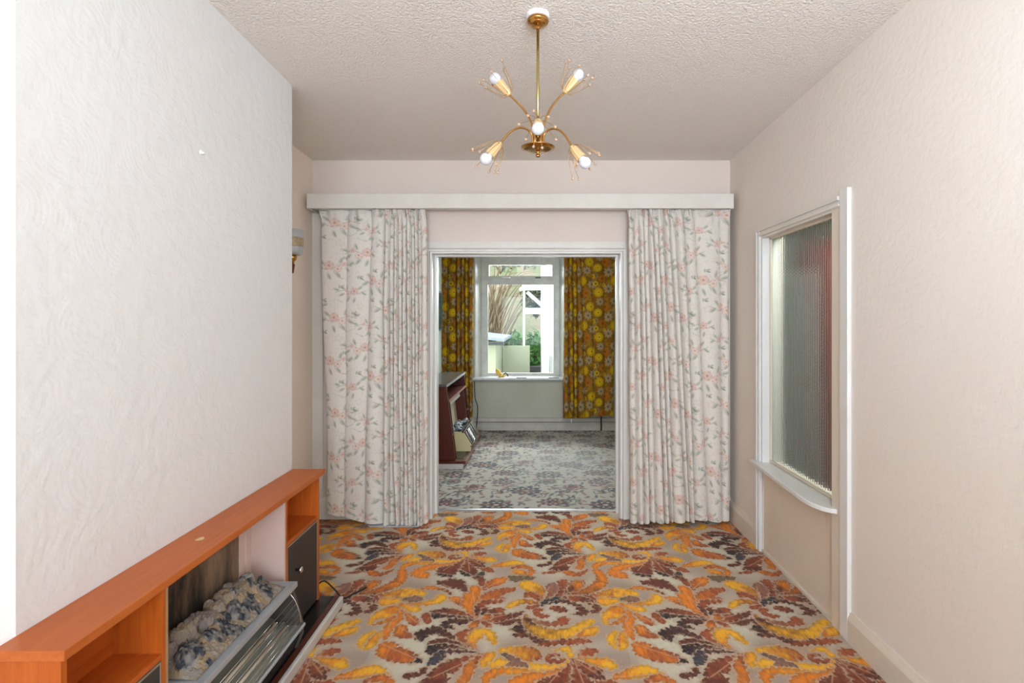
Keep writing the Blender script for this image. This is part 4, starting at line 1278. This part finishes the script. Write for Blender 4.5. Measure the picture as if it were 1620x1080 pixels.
def lamp(path, sdir, seed):
    """arm path then socket cup along sdir, bulb and sprays of beaded wire"""
    bm = bmesh.new()
    add_tube(bm, spline(path, 8), .0042, 10)
    arm = obj('arm', bm, M['brass'], ch, smooth=True)
    t, u, w = frame_of(sdir)
    o = path[-1]
    bm = bmesh.new()
    n = 20
    rings = []
    for hh, r in ((-.004, .005), (0, .012), (.012, .0155), (.045, .0195), (.068, .0215), (.068, .0185), (.03, .013)):
        rings.append([bm.verts.new(o + t * hh + (u * math.cos(2 * PI * k / n) + w * math.sin(2 * PI * k / n)) * r * (1.04 if k % 2 else .96)) for k in range(n)])
    for a, b in zip(rings, rings[1:]):
        for k in range(n):
            bm.faces.new([a[k], a[(k + 1) % n], b[(k + 1) % n], b[k]])
    cup = obj('lamp_cup', bm, M['creamgold'], ch)
    bm = bmesh.new()
    add_lathe(bm, o + t * .055, t, [(0, .011), (.008, .013), (.014, .0165)] + [(.036 + .0245 * math.sin(q), .0245 * math.cos(q)) for q in [(-50 + 14 * i) * PI / 180 for i in range(10)]] + [(.0605, 0)], 24)
    obj('bulb', bm, M['opal'], cup, smooth=True)
    nw = 9
    for k in range(nw):
        a = 2 * PI * k / nw + rr.random() * .5 + seed
        rad = u * math.cos(a) + w * math.sin(a)
        e = .5 + rr.random() * .35
        p0 = o + t * .004 + rad * .010
        p1 = p0 + rad * .018 + t * .006
        p2 = p1 + (t * (.085 + .02 * rr.random()) + rad * e * .06)
        bm = bmesh.new()
        add_tube(bm, [p0, p1, (p1 + p2) / 2 + rad * .003, p2], .0012, 5)
        wi = obj('spray_wire', bm, M['wire'], cup, smooth=True)
        bm = bmesh.new()
        add_ball(bm, p2, .0058, 10)
        obj('glass_bead', bm, M['bead'], cup, smooth=True)


def dirn(a, b):
    return (b - a).normalized()


lamp([cp(844, 226), cp(843, 205, .0), cp(838, 188, .005), cp(826, 170, .01), cp(806, 150, .012)], dirn(cp(806, 150), cp(783, 124)), .1)
lamp([cp(858, 226), cp(859, 205, .0), cp(865, 184, .005), cp(877, 163, .01), cp(893, 146, .012)], dirn(cp(893, 146), cp(914, 120, -.01)), .5)
lamp([cp(843, 226, -.02), cp(841, 212, -.02), cp(833, 204, -.03), cp(820, 202, -.05), cp(806, 210, -.06), cp(791, 227, -.07)], dirn(cp(791, 227, -.07), cp(768, 252, -.09)), .9)
lamp([cp(859, 226, -.02), cp(861, 213, -.02), cp(869, 205, -.03), cp(881, 204, -.05), cp(893, 213, -.06), cp(905, 232, -.07)], dirn(cp(905, 232, -.07), cp(926, 258, -.09)), 1.3)
fx = cx
lamp([Vector((fx, cy - .022, zd + .04)), Vector((fx, cy - .026, zd + .085)), Vector((fx, cy - .055, zd + .108)), Vector((fx, cy - .095, zd + .100)), Vector((fx, cy - .130, zd + .068))], Vector((0, -.78, -.62)), .35)

# ------------------------------------------------------------------ rear window
w = thing('window_1', (-.24, 7.5, .74), 'white framed rear window with small top light above a large pane', 'window', kind='structure')
FL, FR, FB, FT = -.805, .330, .742, 2.520
YW0, YW1 = 7.475, 7.545


def ring(name, x0, x1, z0, z1, t, y0, y1, m, parent):
    return boxes(name, [(x0, x0 + t, y0, y1, z0, z1), (x1 - t, x1, y0, y1, z0, z1), (x0 + t, x1 - t, y0, y1, z0, z0 + t), (x0 + t, x1 - t, y0, y1, z1 - t, z1)], m, parent)


boxes('window_frame', [(FL, -.735, YW0, YW1, FB, FT), (.266, FR, YW0, YW1, FB, FT), (-.735, .266, YW0, YW1, 2.400, FT), (-.735, .266, YW0, YW1, FB, .762), (-.735, .266, YW0, YW1, 2.098, 2.160)], M['frameupvc'], w)
s1 = ring('sash', -.735, .266, .762, 2.098, .022, YW0 + .012, YW1 - .012, M['frameupvc'], w)
boxes('window_pane', [(-.714, .245, 7.505, 7.511, .783, 2.078)], M['pane'], s1)
s2 = ring('sash', -.735, .266, 2.160, 2.400, .040, YW0 - .010, YW1 - .012, M['frameupvc'], w)
boxes('window_pane', [(-.696, .227, 7.505, 7.511, 2.199, 2.361)], M['pane'], s2)
boxes('window_catch', [(-.50, -.38, 7.448, 7.464, 2.168, 2.182)], M['chrome'], w)
boxes('window_catch', [(-.02, .06, 7.448, 7.464, 2.168, 2.182)], M['cable'], w)
boxes('window_sill', [(-.90, .415, 7.19, 7.50, .712, .743)], M['sillpaint'], w, bevel=.006)

# small things left on the sill
yc = thing('yellow_cloth', (px(789, 7.34), 7.34, .743), 'small crumpled yellow cloth standing on the rear window sill', 'cloth')
bm = bmesh.new()
bmesh.ops.create_icosphere(bm, subdivisions=3, radius=.05)
for v in bm.verts:
    n_ = math.sin(v.co.x * 90) * math.cos(v.co.z * 70 + v.co.y * 50)
    v.co *= 1 + .22 * n_
    v.co.x = v.co.x * .75 - v.co.z * .45
    v.co.z *= 1.15
    v.co += Vector((px(789, 7.34), 7.34, .801))
obj('upright_fold', bm, mat('yellow_duster', (226, 190, 96), .8), yc, smooth=True)
bm = bmesh.new()
bmesh.ops.create_icosphere(bm, subdivisions=3, radius=.04)
for v in bm.verts:
    v.co *= 1 + .25 * math.sin(v.co.x * 80 + v.co.y * 60)
    v.co.z *= .5
    v.co += Vector((px(793, 7.33) + .01, 7.32, .762))
obj('lower_fold', bm, mat('yellow_duster_b', (226, 190, 96), .8), yc, smooth=True)
bm = bmesh.new()
a0 = px(800, 7.33)
add_tube(bm, spline([(a0 - .03, 7.31, .750), (a0 - .025, 7.31, .785), (a0, 7.31, .800), (a0 + .025, 7.31, .78), (a0 + .035, 7.31, .752)], 6), .007, 8)
tag(obj('looped_tool', bm, M['cable'], smooth=True), 'small black looped handle beside the yellow cloth on the sill', 'handle')
for xa, xb, lab in ((817, 833, 'thin dark grey strip lying near the middle of the rear window sill'), (868, 884, 'thin grey strip lying at the right end of the rear window sill')):
    tag(boxes('metal_strip', [(px(xa, 7.2), px(xb, 7.2), 7.196, 7.23, .742, .750)], mat('grey_strip', (96, 96, 98), .5), bevel=.001), lab, 'strip')
bm = bmesh.new()
xx = px(951, 7.18)
add_tube(bm, spline([(xx, 7.20, .40), (xx + .004, 7.18, .25), (xx, 7.178, .16), (xx + .003, 7.18, .08), (xx, 7.18, .006)], 8), .011, 8)
tag(obj('aerial_cable', bm, M['browncable'], smooth=True), 'dark brown cable dropping behind the right retro curtain to the floor', 'cable')
bm = bmesh.new()
add_tube(bm, spline([(px(750, 7.1), 7.15, .70), (px(751, 7.1), 7.14, .48), (px(755, 7.1), 7.15, .34), (px(754, 7.1), 7.16, .16), (px(752, 7.1), 7.17, .01)], 8), .006, 8)
tag(obj('thin_cable', bm, M['cable'], smooth=True), 'thin cable hanging beside the left retro curtain', 'cable')

# bulb hanging in the rear room
bp = thing('pendant_bulb', (px(939, 5.6), 5.6, 2.78), 'white pendant bulb just showing under the top of the opening, before the right retro curtain', 'pendant light')
bx = px(939, 5.6)
bm = bmesh.new()
add_tube(bm, [(bx, 5.6, 2.77), (bx, 5.6, 2.37)], .003, 8)
obj('flex', bm, M['plastic_white'], bp, smooth=True)
bm = bmesh.new()
add_lathe(bm, (bx, 5.6, 2.33), (0, 0, 1), [(0, .018), (.03, .018), (.045, .01), (.05, .004)], 16)
obj('lamp_holder', bm, M['plastic_white'], bp, smooth=True)
bm = bmesh.new()
add_lathe(bm, (bx, 5.6, 2.236), (0, 0, 1), [(0, 0), (.004, .014), (.014, .026), (.03, .031), (.045, .029), (.065, .020), (.085, .014), (.096, .013)], 24)
obj('bulb', bm, M['opal'], bp, smooth=True)
bm = bmesh.new()
add_lathe(bm, (bx, 5.6, 2.76), (0, 0, 1), [(0, .03), (.01, .04), (.022, .042)], 20)
obj('ceiling_rose', bm, M['plastic_white'], bp, smooth=True)

# mirror edge on the rear chimney breast
mr = thing('wall_mirror', (-1.24, 6.45, 1.4), 'narrow blue green framed mirror edge on the rear chimney breast', 'mirror')
boxes('mirror_frame', [(-1.245, -1.222, 6.22, 6.62, 1.42, 1.44), (-1.245, -1.222, 6.22, 6.62, 1.90, 1.92), (-1.245, -1.222, 6.22, 6.24, 1.44, 1.90), (-1.245, -1.222, 6.60, 6.62, 1.44, 1.90)], mat('teal_frame', (70, 104, 106), .4), mr)
boxes('mirror_glass', [(-1.244, -1.230, 6.24, 6.60, 1.44, 1.90)], mat('teal_glass', (96, 132, 132), .15, metal=.6), mr)

# ------------------------------------------------------------------ rear fireplace
f2 = thing('dark_fireplace', (-1.05, 6.0, 0), 'dark mahogany leaning fireplace surround with shelves in the rear room', 'fireplace')
N0, N1 = 5.36, 6.70
zt = .875


def fx_(z):                       # front plane leans out towards the floor
    return -.948 + (.875 - z) * .125


def slab(name, y0, y1, xb, z0, z1, m, thick=None, par=f2, xoff=0.0):
    """board running back to xb (or given thickness) with leaning front edge"""
    fa, fb = fx_(z0) + xoff, fx_(z1) + xoff
    ba, bb = (xb, xb) if thick is None else (fa - thick, fb - thick)
    bm = bmesh.new()
    add_prism(bm, [(ba, y0, z0), (fa, y0, z0), (fb, y0, z1), (bb, y0, z1)], (0, y1 - y0, 0))
    return obj(name, bm, m, par)


slab('side_panel', N0, N0 + .03, -1.243, .085, .855, M['mahog'])
slab('side_panel', N1 - .03, N1, -1.243, .085, .855, M['mahog'])
slab('inner_upright', N0 + .13, N0 + .155, -1.243, .085, .69, M['mahog'], xoff=-.01)
slab('inner_upright', N1 - .20, N1 - .175, -1.243, .085, .69, M['mahog'], xoff=-.01)
mtop = mat('grey_speckled_top', (120, 118, 116), .25, noise=(18, (70, 66, 66), (1, 1, 1), .25))
boxes('mantel_shelf', [(-1.244, fx_(.875) + .008, N0 - .01, N1 + .01, .855, .880)], mtop, f2)
boxes('shelf_edging', [(fx_(.875) + .008, fx_(.875) + .016, N0 - .01, N1 + .01, .853, .881)], M['alu'], f2)
slab('middle_shelf', N0 + .03, N1 - .03, -1.243, .690, .708, M['mahog'], xoff=.004)
boxes('shelf_edging', [(fx_(.70) + .002, fx_(.70) + .010, N0 + .03, N1 - .03, .688, .710)], mat('rosy_edging', (176, 130, 116), .3), f2)
slab('upper_back', N0 + .03, N1 - .03, -1.243, .708, .855, mat('pinkish_back', (150, 120, 110), .5), thick=None, xoff=-.20)
slab('side_shelf', N0 + .03, N0 + .13, -1.243, .33, .345, M['mahog'])
slab('side_shelf', N1 - .175, N1 - .03, -1.243, .40, .415, M['mahog'])
slab('fire_back', N0 + .155, N1 - .20, -1.243, .09, .62, mat('cream_back_panel', (196, 186, 160), .5), xoff=-.13)
slab('white_hood', N0 + .22, N1 - .26, -1.243, .60, .655, mat('white_enamel', (226, 224, 214), .3), xoff=-.05)
boxes('hearth_board', [(-1.243, -.745, N0 - .03, N1 + .16, .055, .082)], M['mahog'], f2)
boxes('hearth_inset', [(-1.20, -.775, N0 + .06, N1 + .10, .082, .086)], M['blackgloss'], f2)
boxes('hearth_edging', [(-.745, -.733, N0 - .03, N1 + .16, .053, .084)], mat('rosy_edging_b', (142, 92, 84), .3), f2)
boxes('plinth', [(-1.243, -.765, N0 - .03, N1 + .12, .001, .055)], mat('grey_white_plinth', (196, 188, 182), .6), f2)

e2 = thing('cream_electric_fire', (-.85, 6.1, .086), 'cream and chrome electric fire with coals, in the dark rear fireplace', 'electric heater')
A0, A1 = 5.72, 6.42
creamen = mat('cream_enamel', (206, 194, 148), .4)


def cheek(y0, y1):
    prof('side_cheek', [(-1.02, .088), (-.735, .088), (-.722, .150), (-.815, .300), (-.90, .305), (-1.02, .29)], y0, y1, creamen, e2)


cheek(A0, A0 + .012)
cheek(A1 - .012, A1)
prof('casing', [(-1.02, .09), (-.76, .09), (-.75, .14), (-.835, .28), (-1.02, .28)], A0 + .012, A1 - .012, M['darkcavity'], e2)
prof('top_rim', [(-.835, .292), (-.812, .292), (-.806, .300), (-.812, .306), (-.835, .304)], A0, A1, M['chrome'], e2)
prof('front_rim', [(-.738, .135), (-.716, .140), (-.716, .152), (-.738, .150)], A0, A1, M['chrome'], e2)
for k in range(9):
    f = (k + 1) / 10
    a, b = -.808 + f * (.808 - .722), .298 - f * (.298 - .150)
    bm = bmesh.new()
    add_tube(bm, [(a + .006, A0 + .012, b), (a + .006, A1 - .012, b)], .0035, 6)
    obj('grille_bar', bm, M['chrome'], e2, smooth=True)
for k in range(6):
    y = A0 + .05 + k * .12
    bm = bmesh.new()
    add_tube(bm, [(-.800, y, .300), (-.716, y, .150)], .004, 6)
    obj('grille_stay', bm, M['alu'], e2, smooth=True)
rk = random.Random(3)
cm = mat('blue_black_coal', (58, 66, 78), .5, noise=(40, (130, 136, 140), (1, 1, 1), .2))
for k in range(22):
    bm = bmesh.new()
    bmesh.ops.create_icosphere(bm, subdivisions=1, radius=1)
    c = Vector((-.97 + rk.random() * .11, A0 + .05 + (A1 - A0 - .1) * (k / 21), .285 + rk.random() * .035))
    s = Vector((.030, .034, .022)) * (.8 + .5 * rk.random())
    for v in bm.verts:
        q = 1 + (rk.random() - .5) * .4
        v.co = Vector((v.co.x * s.x, v.co.y * s.y, v.co.z * s.z)) * q + c
    obj('coal', bm, cm, e2)

# ------------------------------------------------------------------ garden beyond the rear window
grn = mat('rough_green_ground', (96, 132, 74), .95, noise=(3, (150, 138, 118), (1, 1, 1), .2))
GZ = -.35
struct('ground', [(-9, 9, 7.75, 15.5, GZ - .1, GZ)], grn, 'rough green garden ground outside the rear window', 'ground')
# bank rising behind
nx_, ny_ = 90, 60
hx = np.linspace(-12, 12, nx_)
hy = np.linspace(15, 34, ny_)
HX, HY = np.meshgrid(hx, hy)
HZ = GZ + (HY - 15) * .55 + (vnoise(HX / 1.2, HY / 1.2, seed=3) - .5) * 1.0
hn = vnoise(HX * 2.2, HY * 2.2, seed=8)[..., None]
hc = lin((150, 126, 116)) * (1 - hn) + lin((96, 116, 78)) * hn
hm = mat('scrubby_bank', (150, 130, 110), .95, attr='Col', noise=(6, (0, 0, 0), (1, 1, 1), .3), bump=(3, .8, .2, 5))
tag(grid('hill', HX, HY, HZ, hc, hm), 'scrubby brown and green bank rising behind the garden', 'hillside', kind='structure')


def gz(x, y, d):
    return ((x - 849) * d / 810, d, EYE + (508 - y) * d / 810)


crm = mat('cream_garden_render', (196, 198, 176), .85, noise=(3, (180, 184, 160), (1, 1, 1), .3))
sd = thing('garden_shed', (-1.4, 11, GZ), 'cream lean-to shed with grey roof at the left of the window view', 'shed')
a = gz(784, 590, 10.5)
boxes('shed_wall', [(-2.6, a[0] + .0, 10.5, 13.2, GZ, .42)], crm, sd)
boxes('door_frame', [(a[0] - .05, a[0] + .05, 10.46, 10.5, GZ, .52)], M['plastic_white'], sd)
boxes('corner_board', [(a[0] - .42, a[0] - .36, 10.47, 10.5, GZ, .5)], crm, sd)
bm = bmesh.new()
add_prism(bm, [(-2.8, 10.3, .62), (-2.8, 13.3, .9), (-2.8, 13.3, .98), (-2.8, 10.3, .72)], (1.0, 0, 0))
bm.free()
bm = bmesh.new()
rx0 = gz(797, 535, 10.3)
add_prism(bm, [(-2.8, 10.3, 1.42 - .05), (rx0[0], 10.3, 1.18 - .05), (rx0[0], 10.3, 1.24 - .05), (-2.8, 10.3, 1.48 - .05)], (0, 3.0, 0))
obj('shed_roof', bm, mat('grey_felt_roof', (150, 156, 166), .6), sd)
boxes('shed_gable', [(-2.6, a[0] + .0, 10.52, 13.2, .42, 1.12)], crm, sd)
boxes('gutter', [(-1.5, rx0[0], 10.24, 10.3, 1.06, 1.12)], mat('dark_gutter', (70, 72, 78), .5), sd)

p0 = gz(797, 575, 12.5)
p1 = gz(838, 547, 12.5)
gw = struct('wall_garden', [(p0[0], p1[0], 12.5, 12.7, GZ, p1[2])], crm, 'low cream rendered garden wall in the middle of the window view', 'garden wall')
gw.name = 'wall_garden'
st = thing('garden_steps', (0, 12, GZ), 'grey stone steps beside the low cream garden wall', 'steps')
stm = mat('grey_stone', (108, 104, 108), .9, noise=(8, (84, 82, 86), (1, 1, 1), .3))
for k in range(4):
    boxes('step', [(-.18, .35, 12.2 + k * .35, 12.6 + k * .35, GZ, GZ + .18 * (k + 1))], stm, st, bevel=.01)

# white rendered house wing at the right, with timber porch bracket
wh = thing('white_house_wing', (.9, 11, GZ), 'bright white rendered house wing at the right of the window view', 'house')
wr = mat('white_render', (240, 242, 246), .8, noise=(2, (226, 228, 232), (1, 1, 1), .3))
xw = px(858, 9.6)
boxes('wing_wall', [(xw, 3.0, 9.6, 13.0, GZ, 4.6)], wr, wh)
boxes('downpipe', [(xw + .14, xw + .19, 9.52, 9.58, GZ, .9)], mat('grey_pipe', (150, 154, 160), .5), wh)
boxes('door_board', [(xw + .02, xw + .12, 9.56, 9.60, GZ + .05, 1.7)], M['plastic_white'], wh)
bk = thing('timber_porch', (0, 12.6, 1.9), 'white timber porch canopy with diagonal brace beside the white house wing', 'porch')
wt = mat('white_timber', (238, 240, 244), .6)
bq = gz(826, 455, 12.6)
boxes('canopy_beam', [(bq[0], 1.02, 12.5, 12.7, bq[2] - .06, bq[2] + .10)], wt, bk)
bm = bmesh.new()
add_tube(bm, [gz(834, 462, 12.6), gz(862, 487, 12.6)], .05, 6)
obj('diagonal_brace', bm, wt, bk)
bm = bmesh.new()
q0, q1 = gz(829, 455, 12.6), gz(829, 540, 12.6)
add_tube(bm, [q0, (q0[0], 12.6, p1[2])], .028, 8)
obj('thin_post', bm, wt, bk)
boxes('cross_rail', [(q0[0], 1.02, 12.55, 12.65, gz(0, 494, 12.6)[2] - .04, gz(0, 487, 12.6)[2])], wt, bk)
bq2 = gz(822, 460, 12.4)
bm = bmesh.new()
add_prism(bm, [(bq2[0], 12.3, bq2[2]), (xw + .3, 12.3, bq2[2] + .35), (xw + .3, 12.3, bq2[2] + .42), (bq2[0], 12.3, bq2[2] + .07)], (0, .5, 0))
obj('canopy_roof', bm, wt, bk)


def bush(name, c, r, n, col, label, cat, sizes=(.05, .11)):
    rs = random.Random(int(c[0] * 100) + n)
    t = thing(name, (c[0], c[1], c[2] - r[2]), label, cat)
    bm = bmesh.new()
    for i in range(n):
        d = Vector((rs.gauss(0, 1), rs.gauss(0, 1), rs.gauss(0, 1))).normalized() * (rs.random() ** .4)
        p = Vector(c) + Vector((d.x * r[0], d.y * r[1], d.z * r[2]))
        s = rs.uniform(*sizes)
        u = Vector((rs.gauss(0, 1), rs.gauss(0, 1), rs.gauss(0, 1))).normalized()
        v = u.cross(Vector((rs.gauss(0, 1), rs.gauss(0, 1), rs.gauss(0, 1)))).normalized()
        bm.faces.new([bm.verts.new(p + u * s), bm.verts.new(p + v * s * .4), bm.verts.new(p - u * s), bm.verts.new(p - v * s * .4)])
    obj('foliage', bm, mat(name + '_leaf', col, .7, noise=(4, tuple(int(q * .7) for q in col), (1, 1, 1), .2)), t)['kind'] = 'stuff'
    bm = bmesh.new()
    for i in range(7):
        a = 2 * PI * i / 7
        base = Vector((c[0], c[1], c[2] - r[2] - .05))
        add_tube(bm, spline([base, base + Vector((math.cos(a) * r[0] * .3, math.sin(a) * r[1] * .3, r[2])), base + Vector((math.cos(a) * r[0] * .7, math.sin(a) * r[1] * .7, r[2] * 1.7))], 4), .015, 5)
    obj('stem', bm, mat(name + '_stem', (110, 92, 72), .9), t)
    return t


bush('green_shrub', (gz(813, 533, 13.6)[0], 13.6, .55), (.45, .4, .75), 900, (88, 150, 66), 'bright green shrub above the low cream garden wall', 'shrub')
bush('green_shrub', (gz(845, 545, 13.8)[0], 13.8, .40), (.30, .4, .95), 800, (84, 144, 66), 'bright green shrub just left of the white house wing', 'shrub')
bush('low_green_plants', (gz(822, 586, 11.3)[0], 11.3, -.02), (.55, .4, .28), 700, (88, 152, 62), 'low green plants at the foot of the cream garden wall', 'plants')
bush('pale_scrub', (gz(790, 425, 17)[0], 17.5, 4.4), (2.6, 1.2, 1.2), 1500, (120, 124, 118), 'pale frosted scrub at the top of the bank, behind the top light', 'shrub', (.08, .16))
bush('dark_shrub', (gz(848, 475, 15)[0], 15.2, 2.2), (.5, .5, .55), 600, (52, 80, 52), 'dark green shrub seen between porch brace and beam', 'shrub')
# bare tree on the left
bt = thing('bare_shrub_tree', (-1.2, 13.5, GZ), 'bare winter tree with many thin arching branches, left in the window view', 'tree')
rt_ = random.Random(6)
brm = mat('pale_brown_bark', (128, 110, 90), .9)
bmt = bmesh.new()
add_tube(bmt, spline([(-1.3, 13.6, GZ - .1), (-1.2, 13.6, .6), (-1.05, 13.6, 1.3)], 5), [.09] * 11, 8)
obj('trunk', bmt, brm, bt, smooth=True)
bmb = bmesh.new()
for i in range(75):
    a = rt_.uniform(-.9, 1.5)
    l = rt_.uniform(1.2, 2.9)
    o_ = Vector((-1.2 + rt_.uniform(-.25, .25), 13.6 + rt_.uniform(-.4, .4), rt_.uniform(.4, 1.5)))
    dx = math.sin(a) * l * .55
    p = [o_, o_ + Vector((dx * .3, rt_.uniform(-.2, .2), l * .45)), o_ + Vector((dx * .75, rt_.uniform(-.3, .3), l * .8)), o_ + Vector((dx * 1.3, rt_.uniform(-.4, .4), l * .85))]
    q = spline(p, 4)
    add_tube(bmb, q, [.018 * (1 - .75 * k / (len(q) - 1)) for k in range(len(q))], 4, cap=False)
obj('branches', bmb, brm, bt)['kind'] = 'stuff'
